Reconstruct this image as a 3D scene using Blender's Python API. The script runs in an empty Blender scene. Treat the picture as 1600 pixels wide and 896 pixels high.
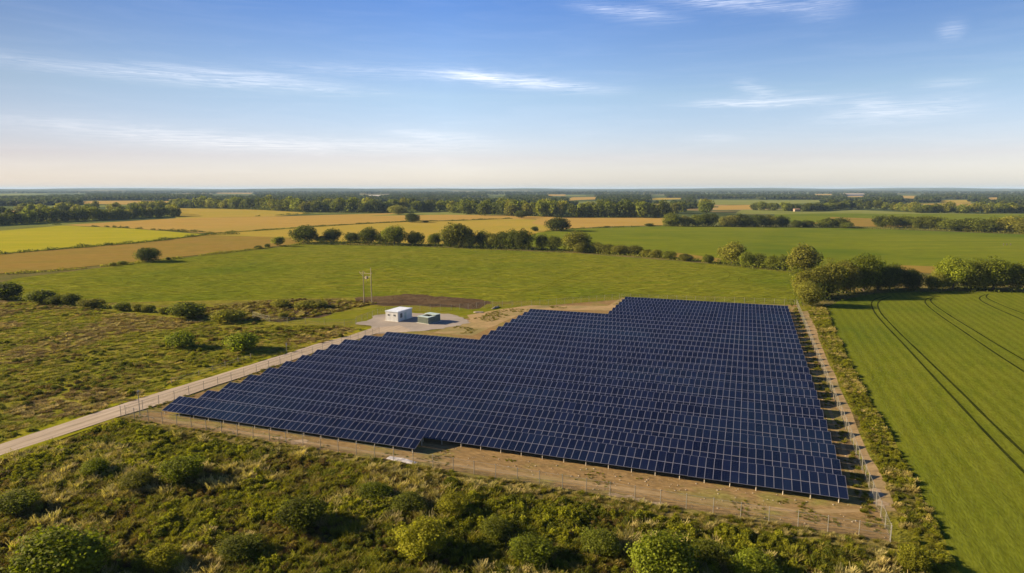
import bpy, math, random
import numpy as np
from mathutils import Vector, noise as mnoise
R = math.radians
SC = bpy.context.scene
COL = SC.collection
random.seed(7)
rng = np.random.default_rng(7)

# ------------------------------------------------------------------ camera
F, CX, CY, HZ, H = 1010.0, 800.0, 448.0, 295.0, 38.0
PITCH = math.atan((CY - HZ) / F)
SP, CP = math.sin(PITCH), math.cos(PITCH)
cam_d = bpy.data.cameras.new('camera')
cam = bpy.data.objects.new('camera', cam_d); COL.objects.link(cam)
cam.location = (0, 0, H); cam.rotation_euler = (math.pi / 2 - PITCH, 0, 0)
cam_d.sensor_width = 36; cam_d.lens = 36 * F / 1600; cam_d.clip_end = 120000; cam_d.clip_start = 0.5
SC.camera = cam

def ray(px, py):
    x = (px - CX) / F; y = (py - CY) / F
    return np.array([x, CP - y * SP, -SP - y * CP])
def at(px, py, z=0.0):
    d = ray(px, py)
    return d * ((z - H) / d[2]) + np.array([0, 0, H])
def g2(px, py):
    p = at(px, py); return (float(p[0]), float(p[1]))
def depth_of(Y): return Y * CP + H * SP
def height_at(px, base, top):
    Y = at(px, base)[1]; d = ray(px, top)
    return H + d[2] * Y / d[1]
def metres(px_w, base): return px_w * depth_of(at(800, base)[1]) / F
AV = math.atan(370 / (F / CP))
V = np.array([math.sin(AV), math.cos(AV)]); U = np.array([V[1], -V[0]])
ROWROT = math.atan2(U[1], U[0])
def uv(u, v): return (float(u * U[0] + v * V[0]), float(u * U[1] + v * V[1]))

# ------------------------------------------------------------------ helpers
def tag(o, label=None, cat=None, group=None, kind=None):
    if label: o['label'] = label
    if cat: o['category'] = cat
    if group: o['group'] = group
    if kind: o['kind'] = kind
    return o
def empty(name, loc=(0, 0, 0), rz=0.0):
    o = bpy.data.objects.new(name, None); COL.objects.link(o)
    o.location = loc; o.rotation_euler = (0, 0, rz); o.empty_display_size = 0.3
    return o
def link(name, me, parent=None, coll=None):
    o = bpy.data.objects.new(name, me); (coll or COL).objects.link(o)
    if parent: o.parent = parent
    return o
def np_mesh(name, v, faces, mats=(), midx=None, uvs=None, smooth=False, tint=None):
    """v (n,3); faces (m,k) array of equal sized faces; uvs per loop; tint per face"""
    v = np.asarray(v, np.float32); faces = np.asarray(faces, np.int32)
    m, k = faces.shape
    me = bpy.data.meshes.new(name)
    me.vertices.add(len(v)); me.vertices.foreach_set('co', v.ravel())
    me.loops.add(m * k); me.loops.foreach_set('vertex_index', faces.ravel())
    me.polygons.add(m); me.polygons.foreach_set('loop_start', np.arange(0, m * k, k, dtype=np.int32))
    me.update(calc_edges=True)
    for mt in mats: me.materials.append(mt)
    if midx is not None: me.polygons.foreach_set('material_index', np.asarray(midx, np.int32))
    if uvs is not None:
        l = me.uv_layers.new(name='UVMap'); l.data.foreach_set('uv', np.asarray(uvs, np.float32).ravel())
    if tint is not None:
        a = me.attributes.new('tint', 'FLOAT', 'FACE'); a.data.foreach_set('value', np.asarray(tint, np.float32))
    me.polygons.foreach_set('use_smooth', np.full(m, bool(smooth)))
    me.update()
    return me
class MB:
    """collects boxes, bars and tubes into one mesh"""
    def __init__(s): s.v = []; s.f = []; s.m = []
    def box(s, lo, hi, m=0, rz=0.0, c=(0, 0)):
        b = len(s.v); cs, sn = math.cos(rz), math.sin(rz)
        for z in (lo[2], hi[2]):
            for x, y in ((lo[0], lo[1]), (hi[0], lo[1]), (hi[0], hi[1]), (lo[0], hi[1])):
                s.v.append((c[0] + x * cs - y * sn, c[1] + x * sn + y * cs, z))
        for q in ((3, 2, 1, 0), (4, 5, 6, 7), (0, 1, 5, 4), (1, 2, 6, 5), (2, 3, 7, 6), (3, 0, 4, 7)):
            s.f.append([b + i for i in q]); s.m.append(m)
    def tube(s, a, b, r0, r1=None, n=8, m=0):
        r1 = r0 if r1 is None else r1
        a, b = Vector(a), Vector(b); d = (b - a).normalized()
        x = d.orthogonal().normalized(); y = d.cross(x); k = len(s.v)
        for p, r in ((a, r0), (b, r1)):
            for i in range(n):
                t = 2 * math.pi * i / n; s.v.append(tuple(p + (x * math.cos(t) + y * math.sin(t)) * r))
        for i in range(n):
            j = (i + 1) % n; s.f.append([k + i, k + j, k + n + j, k + n + i]); s.m.append(m)
        s.f.append([k + i for i in range(n)][::-1]); s.f.append([k + n + i for i in range(n)]); s.m += [m, m]
    def mesh(s, name, *mats):
        me = bpy.data.meshes.new(name); me.from_pydata(s.v, [], s.f)
        for mt in mats: me.materials.append(mt)
        me.polygons.foreach_set('material_index', s.m); me.update(); return me
    def build(s, name, mats, parent=None, coll=None):
        if not isinstance(mats, (tuple, list)): mats = (mats,)
        return link(name, s.mesh(name, *mats), parent, coll)

# ------------------------------------------------------------------ materials
class NT:
    def __init__(s, tree): s.t = tree; s.n = tree.nodes; s.l = tree.links
    def add(s, typ, ins=None, **kw):
        n = s.n.new(typ)
        for k, v in kw.items(): setattr(n, k, v)
        for k, v in (ins or {}).items():
            sk = n.inputs[k]
            if isinstance(v, bpy.types.NodeSocket): s.l.new(v, sk)
            else: sk.default_value = v
        return n
    def math(s, op, a, b=0.0, c=0.0, clamp=False):
        n = s.add('ShaderNodeMath', {0: a, 1: b, 2: c}, operation=op); n.use_clamp = clamp
        return n.outputs[0]
    def mix(s, fac, a, b, blend='MIX'):
        n = s.n.new('ShaderNodeMix'); n.data_type = 'RGBA'; n.blend_type = blend
        for sk, v in ((n.inputs[0], fac), (n.inputs[6], a), (n.inputs[7], b)):
            if isinstance(v, bpy.types.NodeSocket): s.l.new(v, sk)
            else: sk.default_value = (*v, 1) if hasattr(v, '__len__') and len(v) == 3 else v
        return n.outputs[2]
    def ramp(s, fac, lo, hi, a=0.0, b=1.0):
        return s.add('ShaderNodeMapRange', {0: fac, 1: lo, 2: hi, 3: a, 4: b}).outputs[0]
    def noise(s, vec, scale, detail=3, rough=0.55, dist=0.0):
        return s.add('ShaderNodeTexNoise', {'Vector': vec, 'Scale': scale, 'Detail': detail, 'Roughness': rough, 'Distortion': dist}).outputs[0]
    def mapping(s, vec, rot=0.0, scale=(1, 1, 1)):
        return s.add('ShaderNodeMapping', {'Vector': vec, 'Rotation': (0, 0, rot), 'Scale': scale}).outputs[0]
def new_mat(name):
    m = bpy.data.materials.new(name); m.use_nodes = True
    t = NT(m.node_tree); b = t.n['Principled BSDF']
    return m, t, b
def simple(name, col, rough=0.6, metal=0.0, var=0.12, scale=1.5):
    m, t, b = new_mat(name)
    o = t.add('ShaderNodeTexCoord').outputs['Object']
    n = t.noise(o, scale, 4, 0.6)
    k = t.ramp(n, 0.3, 0.7, 1 - var, 1 + var)
    c = t.mix(1.0, col, t.add('ShaderNodeCombineColor', {0: k, 1: k, 2: k}).outputs[0], 'MULTIPLY')
    t.l.new(c, b.inputs['Base Color']); b.inputs['Roughness'].default_value = rough; b.inputs['Metallic'].default_value = metal
    return m
def field_mat(name, c1, c2, c3, rot=0.0, streak=(1, 1), big=0.012, mid=0.11, fine=1.3, bump=0.5, bdist=0.25, p3=(0.5, 0.68), fine_amp=0.35, line=None):
    """ground cover: two mixed tones, a third in patches, fine grain with a bump"""
    m, t, b = new_mat(name)
    o = t.add('ShaderNodeTexCoord').outputs['Object']
    s = t.mapping(t.mapping(o, -rot), 0.0, (streak[0], streak[1], 1))
    nb = t.noise(o, big, 4, 0.55); nm = t.noise(s, mid, 4, 0.6, 0.4); nf = t.noise(s, fine, 4, 0.7)
    col = t.mix(t.ramp(nm, 0.35, 0.65), c1, c2)
    col = t.mix(t.ramp(t.math('ADD', nb, t.math('MULTIPLY', t.math('SUBTRACT', nm, 0.5), 0.45)), p3[0], p3[1]), col, c3)
    k = t.ramp(nf, 0.3, 0.7, 1 - fine_amp, 1 + fine_amp)
    if line:   # drilling lines: period in metres, direction, strength
        w = t.add('ShaderNodeTexWave', {'Vector': t.mapping(o, -line[1] - math.pi / 2), 'Scale': 6.2832 / line[0] / 20.0, 'Distortion': 1.2, 'Detail': 2.0, 'Detail Scale': 0.3}).outputs['Fac']
        k = t.math('MULTIPLY', k, t.ramp(w, 0, 1, 1 - line[2], 1 + line[2]))
    col = t.mix(1.0, col, t.add('ShaderNodeCombineColor', {0: k, 1: k, 2: k}).outputs[0], 'MULTIPLY')
    t.l.new(col, b.inputs['Base Color']); b.inputs['Roughness'].default_value = 0.95
    b.inputs['Specular IOR Level'].default_value = 0.0
    hsum = t.math('ADD', nf, t.math('MULTIPLY', nm, 1.6))
    bp = t.add('ShaderNodeBump', {'Strength': bump, 'Distance': bdist, 'Height': hsum}).outputs[0]
    t.l.new(bp, b.inputs['Normal'])
    return m
def leaf_mat(name, trans=0.45, inst=0.25, spread=0.5, warm=0.08, own=False):
    """leaves: object colour, varied per leaf (tint) and per plant, thin so that light passes"""
    m, t, b = new_mat(name)
    oi = t.add('ShaderNodeObjectInfo')
    ti = t.add('ShaderNodeAttribute', attribute_name='tint').outputs['Fac']
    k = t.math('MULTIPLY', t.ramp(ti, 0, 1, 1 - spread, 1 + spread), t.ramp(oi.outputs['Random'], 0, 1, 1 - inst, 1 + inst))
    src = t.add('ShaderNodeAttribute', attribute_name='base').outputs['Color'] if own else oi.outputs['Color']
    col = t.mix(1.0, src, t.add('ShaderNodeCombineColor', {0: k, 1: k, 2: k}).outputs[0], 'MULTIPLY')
    w = t.math('MULTIPLY', t.ramp(t.math('FRACT', t.math('MULTIPLY', oi.outputs['Random'], 7.31)), 0, 1), warm)
    col = t.mix(w, col, t.mix(1.0, col, (1.7, 1.15, 0.7), 'MULTIPLY'))
    t.l.new(col, b.inputs['Base Color']); b.inputs['Roughness'].default_value = 0.7; b.inputs['Specular IOR Level'].default_value = 0.08
    tr = t.add('ShaderNodeBsdfTranslucent', {'Color': t.mix(1.0, col, (1.2, 1.25, 0.5), 'MULTIPLY')}).outputs[0]
    mx = t.add('ShaderNodeMixShader', {0: trans, 1: b.outputs[0], 2: tr}).outputs[0]
    t.l.new(mx, t.n['Material Output'].inputs['Surface'])
    return m
LEAF = leaf_mat('leaves')
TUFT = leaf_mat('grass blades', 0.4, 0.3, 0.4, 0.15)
LEAF_S = leaf_mat('undergrowth leaves', own=True)
TUFT_S = leaf_mat('wild grass blades', 0.4, 0.3, 0.4, 0.15, own=True)
BARK = simple('bark', (0.09, 0.07, 0.05), 0.9, var=0.3)
GALV = simple('galvanised steel', (0.21, 0.20, 0.165), 0.6, 0.1)
ALU = simple('aluminium frame', (0.15, 0.155, 0.20), 0.45, 0.0, var=0.05)
BACK = simple('panel back sheet', (0.06, 0.06, 0.07), 0.6)
WHITE = simple('white paint', (0.56, 0.56, 0.55), 0.5, var=0.06, scale=0.8)
WROOF = simple('white roof sheet', (0.56, 0.6, 0.66), 0.4, var=0.1)
DARKM = simple('dark louvre', (0.07, 0.075, 0.08), 0.6)
GREENP = simple('green paint', (0.2, 0.235, 0.19), 0.5, var=0.15)
GREENL = simple('pale green paint', (0.36, 0.44, 0.40), 0.45, var=0.1)
CONC = simple('concrete', (0.42, 0.40, 0.36), 0.9, var=0.2)
PSTEEL = simple('bright post steel', (0.5, 0.45, 0.36), 0.5, 0.0)
WOODP = simple('weathered timber', (0.25, 0.205, 0.135), 0.85, var=0.2)
CERAM = simple('insulator', (0.28, 0.17, 0.12), 0.3)
POLY = simple('white polythene', (0.44, 0.42, 0.43), 0.6, var=0.15)
STONE = simple('pale render', (0.4, 0.33, 0.25), 0.9)
TILE2 = simple('brown brick', (0.24, 0.18, 0.13), 0.9)
RUBBLE = simple('rubble', (0.27, 0.22, 0.15), 0.95, var=0.35)
TILE = simple('roof tile', (0.25, 0.15, 0.1), 0.9)

def glass_mat():
    m, t, b = new_mat('solar cells')
    oi = t.add('ShaderNodeObjectInfo').outputs['Random']
    ti = t.add('ShaderNodeAttribute', attribute_name='tint').outputs['Fac']
    u = t.add('ShaderNodeUVMap').outputs[0]
    sx = t.add('ShaderNodeSeparateXYZ', {0: u})
    def lines(c, n, w):
        fr = t.math('FRACT', t.math('MULTIPLY', c, n)); return t.math('GREATER_THAN', fr, 1 - w)
    ln = t.math('MAXIMUM', lines(sx.outputs[1], 6.0, 0.07), lines(sx.outputs[0], 3.0, 0.05))
    k = t.math('FRACT', t.math('ADD', oi, ti))
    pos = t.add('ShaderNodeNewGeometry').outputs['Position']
    sheen = t.ramp(t.noise(pos, 0.035, 4, 0.6), 0.48, 0.72)
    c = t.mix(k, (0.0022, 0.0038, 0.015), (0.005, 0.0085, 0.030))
    c = t.mix(t.math('MULTIPLY', sheen, 0.5), c, (0.008, 0.022, 0.05))  # broad patches of blue cloud-reflection sheen painted into the cell colour
    c = t.mix(t.math('MULTIPLY', ln, 0.5), c, (0.02, 0.024, 0.045))
    t.l.new(c, b.inputs['Base Color'])
    t.l.new(t.math('ADD', t.ramp(k, 0, 1, 0.08, 0.2), t.math('MULTIPLY', sheen, 0.08)), b.inputs['Roughness'])
    b.inputs['IOR'].default_value = 1.33
    return m
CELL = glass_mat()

def mesh_wire_mat():
    m, t, b = new_mat('chain link wire')
    u = t.add('ShaderNodeUVMap').outputs[0]
    s = t.add('ShaderNodeSeparateXYZ', {0: u})
    def ln(x):
        return t.math('LESS_THAN', t.math('ABSOLUTE', t.math('SUBTRACT', t.math('FRACT', x), 0.5)), 0.034)
    a = t.math('MAXIMUM', ln(t.math('MULTIPLY', t.math('ADD', s.outputs[0], s.outputs[1]), 14.0)), ln(t.math('MULTIPLY', t.math('SUBTRACT', s.outputs[0], s.outputs[1]), 14.0)))
    b.inputs['Base Color'].default_value = (0.24, 0.22, 0.16, 1); b.inputs['Metallic'].default_value = 0.2; b.inputs['Roughness'].default_value = 0.5
    tr = t.add('ShaderNodeBsdfTransparent').outputs[0]
    mx = t.add('ShaderNodeMixShader', {0: a, 1: tr, 2: b.outputs[0]}).outputs[0]
    t.l.new(mx, t.n['Material Output'].inputs['Surface'])
    return m
WIRE = mesh_wire_mat()

# ------------------------------------------------------------------ ground and fields
def smooth_noise(x, y, s, seed=0.0):
    return np.array([mnoise.fractal(Vector((a / s + seed, b / s - seed, seed * 1.7)), 1.0, 2.0, 3) for a, b in zip(np.ravel(x), np.ravel(y))])
def densify(pts, step, jit, close=True, seed=0.0):
    out = []; n = len(pts)
    for i in range(n if close else n - 1):
        a = Vector(pts[i]); b = Vector(pts[(i + 1) % n]); L = (b - a).length; k = max(1, min(400, int(L / step)))
        nrm = Vector((-(b - a).y, (b - a).x)) / max(L, 1e-6)
        for j in range(k):
            p = a + (b - a) * (j / k)
            q = jit * mnoise.fractal(Vector((p.x / (step * 4) + seed, p.y / (step * 4), seed)), 1.0, 2.0, 3)
            out.append(tuple(p + nrm * q))
    if not close: out.append(tuple(pts[-1]))
    return out
ZL = [0.02]
def sheet(name, pts, mat, step=4.0, jit=0.8, z=None, kind='structure', parent=None):
    if z is None: ZL[0] += 0.006; z = ZL[0]
    p = densify(pts, step, jit, True, len(pts) * 0.37 + ZL[0] * 50)
    me = bpy.data.meshes.new(name); me.from_pydata([(x, y, z) for x, y in p], [], [list(range(len(p)))])
    me.materials.append(mat); me.update()
    o = link(name, me, parent)
    if kind and not parent: o['kind'] = kind
    return o
def px(*pts): return [g2(*p) for p in pts]

def ground_mat():
    m, t, b = new_mat('open country')
    o = t.add('ShaderNodeTexCoord').outputs['Object']
    vo = t.add('ShaderNodeTexVoronoi', {'Vector': t.mapping(o, 0.5, (1, 0.75, 1)), 'Scale': 0.0022, 'Randomness': 0.9}, voronoi_dimensions='2D').outputs['Color']
    sep = t.add('ShaderNodeSeparateColor', {0: vo})
    nb = t.noise(o, 0.004, 4); nf = t.noise(o, 0.9, 4, 0.7); nm = t.noise(o, 0.05, 4)
    far = t.mix(t.math('GREATER_THAN', sep.outputs[0], 0.64), (0.075, 0.095, 0.028), (0.30, 0.21, 0.085))
    far = t.mix(t.math('LESS_THAN', sep.outputs[1], 0.35), far, (0.14, 0.16, 0.04))
    far = t.mix(t.ramp(nb, 0.44, 0.56), far, (0.045, 0.062, 0.025))
    near = t.mix(t.ramp(nm, 0.4, 0.62), (0.085, 0.09, 0.02), (0.14, 0.115, 0.042))
    d = t.add('ShaderNodeVectorMath', {0: o}, operation='LENGTH').outputs['Value']
    c = t.mix(t.ramp(d, 500, 900), near, far)
    k = t.ramp(nf, 0.3, 0.7, 0.7, 1.3)
    c = t.mix(1.0, c, t.add('ShaderNodeCombineColor', {0: k, 1: k, 2: k}).outputs[0], 'MULTIPLY')
    t.l.new(c, b.inputs['Base Color']); b.inputs['Roughness'].default_value = 1.0; b.inputs['Specular IOR Level'].default_value = 0.0
    t.l.new(t.add('ShaderNodeBump', {'Strength': 0.4, 'Distance': 0.3, 'Height': nf}).outputs[0], b.inputs['Normal'])
    return m
gx = np.concatenate([-np.geomspace(60000, 60, 24), np.linspace(-40, 40, 5), np.geomspace(60, 60000, 24)])
GX, GY = np.meshgrid(gx, gx); n = len(gx)
idx = np.arange(n * n).reshape(n, n)
gf = np.stack([idx[:-1, :-1], idx[:-1, 1:], idx[1:, 1:], idx[1:, :-1]], -1).reshape(-1, 4)
gr = link('ground', np_mesh('ground', np.stack([GX.ravel(), GY.ravel(), 0 * GX.ravel()], 1), gf, [ground_mat()])); gr['kind'] = 'structure'

_a, _b = g2(1425, 552), g2(1600, 738); CROPDIR = math.atan2(_b[1] - _a[1], _b[0] - _a[0])
_a, _b = uv(-99, 58), uv(-92, 134); LANEDIR = math.atan2(_b[1] - _a[1], _b[0] - _a[0])
M_MID = field_mat('pasture', (0.112, 0.134, 0.010), (0.168, 0.164, 0.017), (0.098, 0.126, 0.010), 0.05, (0.3, 1), 0.012, 0.2, 0.6, 1.2, 0.9, fine_amp=0.45)
M_CROP = field_mat('green cereal', (0.096, 0.116, 0.010), (0.120, 0.132, 0.013), (0.078, 0.105, 0.010), CROPDIR, (0.3, 1), 0.014, 0.35, 3.2, 0.55, 0.15, fine_amp=0.26, line=(2.4, CROPDIR, 0.09))
M_CROP2 = field_mat('green cereal beyond', (0.100, 0.128, 0.011), (0.140, 0.155, 0.014), (0.072, 0.107, 0.011), 0.05, (0.15, 1), 0.008, 0.09, 0.5, 0.4, 0.3, fine_amp=0.2)
M_GOLD = field_mat('ripe corn', (0.29, 0.192, 0.05), (0.33, 0.222, 0.058), (0.275, 0.205, 0.048), 0.1, (0.15, 1), 0.006, 0.06, 0.5, 0.3, 0.3, fine_amp=0.12)
M_GOLD2 = field_mat('ripening corn', (0.28, 0.215, 0.038), (0.31, 0.225, 0.042), (0.25, 0.21, 0.032), -0.08, (0.15, 1), 0.006, 0.06, 0.5, 0.3, 0.3, fine_amp=0.12)
M_LIME = field_mat('yellow green barley', (0.25, 0.24, 0.018), (0.30, 0.265, 0.024), (0.21, 0.215, 0.017), 0.1, (0.12, 1), 0.008, 0.05, 0.4, 0.3, 0.3, fine_amp=0.1)
M_TAN = field_mat('dry stubble', (0.22, 0.145, 0.036), (0.195, 0.145, 0.032), (0.175, 0.14, 0.026), 0.2, (0.2, 1), 0.012, 0.1, 0.6, 0.5, 0.35, fine_amp=0.2)
M_PALE = field_mat('pale green ley', (0.15, 0.17, 0.045), (0.18, 0.19, 0.05), (0.13, 0.155, 0.04), 0.1, (0.15, 1), 0.006, 0.05, 0.4, 0.3, 0.3, fine_amp=0.1)
M_SOIL = field_mat('bare site earth', (0.235, 0.157, 0.07), (0.185, 0.125, 0.056), (0.19, 0.165, 0.05), ROWROT, (0.4, 1), 0.06, 0.4, 2.6, 1.0, 0.12, (0.5, 0.62), fine_amp=0.34)
M_SAND = field_mat('sandy track', (0.33, 0.235, 0.12), (0.28, 0.2, 0.1), (0.21, 0.175, 0.075), 0.4, (0.4, 1), 0.04, 0.25, 1.6, 0.5, 0.12, fine_amp=0.18)
M_ROAD = field_mat('stone chippings', (0.37, 0.305, 0.235), (0.31, 0.255, 0.195), (0.39, 0.325, 0.255), LANEDIR, (0.06, 1.6), 0.06, 0.6, 5.0, 0.4, 0.05, fine_amp=0.2, line=(1.75, LANEDIR, 0.07))
M_PAD = field_mat('grey hardstanding', (0.29, 0.255, 0.22), (0.24, 0.21, 0.18), (0.33, 0.29, 0.25), 0, (1, 1), 0.06, 0.3, 5.0, 0.3, 0.05, fine_amp=0.12)
M_DARK = field_mat('turned dark earth', (0.075, 0.05, 0.03), (0.10, 0.07, 0.04), (0.12, 0.085, 0.045), 0.1, (0.5, 1), 0.05, 0.25, 1.0, 1.0, 0.6, fine_amp=0.3)
M_ROUGH = field_mat('rough meadow', (0.15, 0.15, 0.014), (0.185, 0.165, 0.027), (0.12, 0.09, 0.036), 0.2, (0.45, 1), 0.03, 0.12, 0.8, 1.0, 0.6, (0.55, 0.66), fine_amp=0.4)
M_SCRUB = field_mat('scrub floor', (0.075, 0.075, 0.013), (0.1, 0.08, 0.024), (0.06, 0.055, 0.012), 0.2, (1, 1), 0.04, 0.3, 1.2, 1.0, 0.4, fine_amp=0.4)
M_VERGE = field_mat('mown verge', (0.2, 0.2, 0.012), (0.17, 0.165, 0.012), (0.23, 0.19, 0.025), LANEDIR, (0.3, 1), 0.08, 0.3, 2.0, 0.6, 0.15, fine_amp=0.25)
M_DRY = field_mat('dry verge grass', (0.19, 0.15, 0.05), (0.13, 0.125, 0.03), (0.24, 0.175, 0.075), ROWROT, (0.4, 1), 0.06, 0.25, 1.6, 0.9, 0.25, fine_amp=0.3)
M_GREEN2 = field_mat('green bank', (0.125, 0.14, 0.010), (0.15, 0.15, 0.014), (0.17, 0.145, 0.025), 0.2, (0.4, 1), 0.05, 0.2, 1.0, 0.8, 0.3, fine_amp=0.25)
M_CHALK = field_mat('pale chalk', (0.36, 0.28, 0.19), (0.30, 0.22, 0.14), (0.24, 0.17, 0.09), ROWROT, (0.4, 1), 0.3, 0.8, 4, 0.4, 0.05, fine_amp=0.15)

# far to near
F_ = 'field'
far_fields = [
 (M_PALE, [(0, 306), (75, 303.6), (78, 302.6), (0, 303)]), (M_GOLD, [(128, 319), (262, 321), (266, 314.6), (205, 313.8), (130, 314.5)]),
 (M_GOLD, [(340, 302.6), (395, 303.4), (396, 302), (340, 301.4)]), (M_GOLD, [(885, 314), (935, 311.5), (935, 308), (895, 308.6)]), (M_GOLD, [(855, 306.5), (885, 306.5), (884, 304), (858, 304)]),
 (M_GOLD2, [(1015, 313), (1068, 311.5), (1066, 309.4), (1018, 309.6)]), (M_PALE, [(1085, 320), (1210, 320.5), (1285, 316), (1280, 313), (1090, 313)]),
 (M_GOLD, [(1120, 328), (1182, 326.5), (1182, 320.5), (1122, 321.5)]), (M_GOLD, [(1272, 305.4), (1302, 305.2), (1302, 303.2), (1272, 303.6)]), (M_GOLD, [(1321, 308.6), (1351, 308), (1351, 305), (1321, 306)]),
 (M_GOLD, [(1407, 309.5), (1432, 310.8), (1430, 306.4), (1408, 306.2)]), (M_GOLD2, [(1466, 318), (1514, 317), (1513, 312.8), (1470, 313)]), (M_GOLD, [(1540, 312.3), (1562, 312), (1560, 308.6), (1545, 309)]),
 (M_GOLD, [(1430, 319), (1470, 322), (1525, 331), (1535, 319), (1500, 317.6)]), (M_PALE, [(1150, 334), (1440, 340), (1440, 333), (1300, 326.6), (1160, 328)]),
 (M_CROP2, [(1210, 348), (1400, 352), (1600, 345), (1600, 335), (1440, 335), (1300, 333.5), (1210, 335.5)]),
 (M_TAN, [(1270, 350), (1345, 354.5), (1430, 354.5), (1390, 343), (1300, 339.5)]),
 (M_GOLD, [(100, 352), (210, 357.5), (330, 365), (480, 353.5), (637, 346), (628, 333), (430, 338.6), (275, 341.5)]),
 (M_GOLD2, [(275, 341.5), (430, 338.5), (490, 333.5), (400, 327.5), (265, 325.5)]),
 (M_PALE, [(626, 334), (575, 338), (800, 341), (860, 334), (800, 328), (720, 329)]),
 (M_GOLD, [(575, 338), (640, 346), (800, 342.5), (1000, 344), (1060, 345), (1060, 350), (980, 347), (860, 337), (700, 336)]),
 (M_GOLD2, [(300, 372), (330, 365), (480, 354), (637, 347), (800, 342.5), (900, 345), (880, 362), (840, 366), (790, 380), (640, 382), (470, 381), (380, 373)]),
 (M_GOLD, [(835, 341), (1040, 340.5), (1045, 352), (940, 355), (890, 357.5), (835, 350)]),
 (M_LIME, [(-260, 415), (0, 397), (110, 388), (230, 378.5), (325, 367), (210, 358), (100, 353), (0, 361), (-260, 372)]),
 (M_TAN, [(-260, 452), (0, 428), (110, 420), (230, 408), (400, 389), (470, 381), (450, 372), (325, 367.5), (230, 379), (110, 389), (0, 398), (-260, 416)]),
 (M_CROP2, [(790, 382), (840, 364), (900, 358), (1040, 354), (1330, 357), (1600, 367), (1850, 378), (1850, 425), (1600, 417), (1420, 418), (1260, 420), (1110, 410), (910, 394)]),
 (M_TAN, [(1040, 401), (1125, 411), (1128, 405), (1055, 395)]), (M_TAN, [(1385, 421), (1480, 430), (1470, 417), (1395, 415)]),
]
for mt, p in far_fields: sheet('field', px(*p), mt, step=max(6, 0.02 * g2(*p[0])[1]), jit=max(1.5, 0.006 * g2(*p[0])[1]))
ZL[0] = 0.027
sheet('pasture_field', px((-330, 500), (-100, 462), (22, 436), (230, 409), (400, 391), (470, 382), (640, 385), (900, 396), (1100, 412), (1245, 426), (1252, 480), (975, 470), (770, 475), (560, 466), (380, 470), (130, 474), (30, 466), (-100, 480)), M_MID, 6, 2)
sheet('rough_meadow', px((-420, 520), (-100, 480), (30, 466), (130, 474), (380, 469), (560, 465), (775, 472), (975, 467), (826, 500), (600, 530), (400, 572), (216, 627), (0, 697), (-300, 800)), M_ROUGH, 5, 1)
sheet('green_bank', px((480, 497), (600, 478), (760, 482), (826, 472), (975, 464), (968, 475), (826, 486), (720, 494), (600, 496), (556, 508), (500, 506)), M_GREEN2, 3, 1.0)
sheet('earth_bank', px((545, 468), (570, 463), (650, 460.5), (720, 464), (772, 470), (778, 477), (735, 482), (650, 479), (585, 477), (552, 474)), M_DARK, 2, 4.5)
sheet('earth_bank', px((385, 478), (420, 470), (470, 468), (520, 470), (545, 476), (500, 494), (440, 503), (400, 492)), M_DARK, 2, 5.0)
# front scrub floor, verge strips, crop field
sheet('scrub_floor', px((-420, 900), (0, 712), (190, 656), (330, 678), (664, 734), (1000, 790), (1400, 858), (1478, 900), (1560, 1010), (400, 1300), (-500, 1300)), M_SCRUB, 3, 0.5)
sheet('dry_verge', [uv(-97, 75.6), uv(19, 75.6), uv(19, 71.6), uv(-20, 71.2), uv(-60, 71.8), uv(-97, 72.5)], M_DRY, 2, 1.2)
crop_outer = px((1288, 482), (1310, 470), (1370, 459), (1480, 456), (1620, 456), (1900, 470), (3000, 900), (1800, 1400), (1620, 1120), (1490, 896), (1420, 745), (1360, 640), (1318, 560), (1294, 505))
crop = sheet('crop_field', crop_outer, M_CROP, 4, 0.6)
sheet('field_margin', px((1246, 478), (1292, 478), (1300, 505), (1330, 570), (1370, 640), (1432, 745), (1500, 896), (1640, 1130), (1500, 1130), (1394, 852), (1330, 690)), M_ROUGH, 3, 0.7)
sheet('farm_track', px((1252, 487), (1266, 487), (1284, 545), (1312, 605), (1345, 680), (1385, 760), (1400, 800), (1385, 800), (1365, 755), (1330, 690), (1298, 605), (1268, 540)), M_SAND, 3, 0.5)
# the fenced site
sheet('site_earth', [uv(-97, 75.4), uv(16.6, 75.4), uv(16.8, 229), uv(-39.8, 220.6), uv(-65, 195.5), uv(-76.5, 171), uv(-77, 154), uv(-90, 147), uv(-93, 122), uv(-95.5, 83)], M_SOIL, 3, 0.15)
sheet('sand_strip', px((676, 521), (692, 514), (735, 500), (730, 493), (770, 486), (828, 478), (950, 479), (972, 466), (987, 466), (966, 486), (832, 484), (738, 525)), M_SAND, 2, 0.5)
for p in ([(1352, 764), (1372, 766), (1390, 792), (1378, 797), (1362, 783)], [(948, 769), (990, 778), (1038, 789), (1030, 795), (985, 784), (950, 775)], [(430, 684), (480, 690), (486, 697), (448, 693)]):
    sheet('chalk_patch', px(*p), M_CHALK, 0.35, 0.9)
sheet('hardstanding', px((556, 506), (590, 494), (612, 489.5), (700, 491), (726, 499), (735, 505), (690, 516), (640, 520), (600, 521.5), (578, 521), (583, 514), (579, 510)), M_PAD, 1.2, 1.6)
lane_lo = [(-94, 20), (-97.5, 40), (-99.0, 58), (-97.6, 75), (-96.4, 83), (-94.9, 104), (-93.6, 121), (-92, 134.6), (-90.3, 146.8), (-84, 149)]
lane_hi = [(-100.8, 20), (-103, 40), (-103.8, 60.5), (-102.6, 82.8), (-101.7, 96), (-100, 109), (-98.4, 129), (-96.4, 140), (-95.4, 150.5)]
sheet('lane', [uv(*p) for p in lane_lo] + [uv(-84, 152), uv(-90, 156)] + [uv(*p) for p in lane_hi[::-1]], M_ROAD, 3, 0.35)
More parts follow.
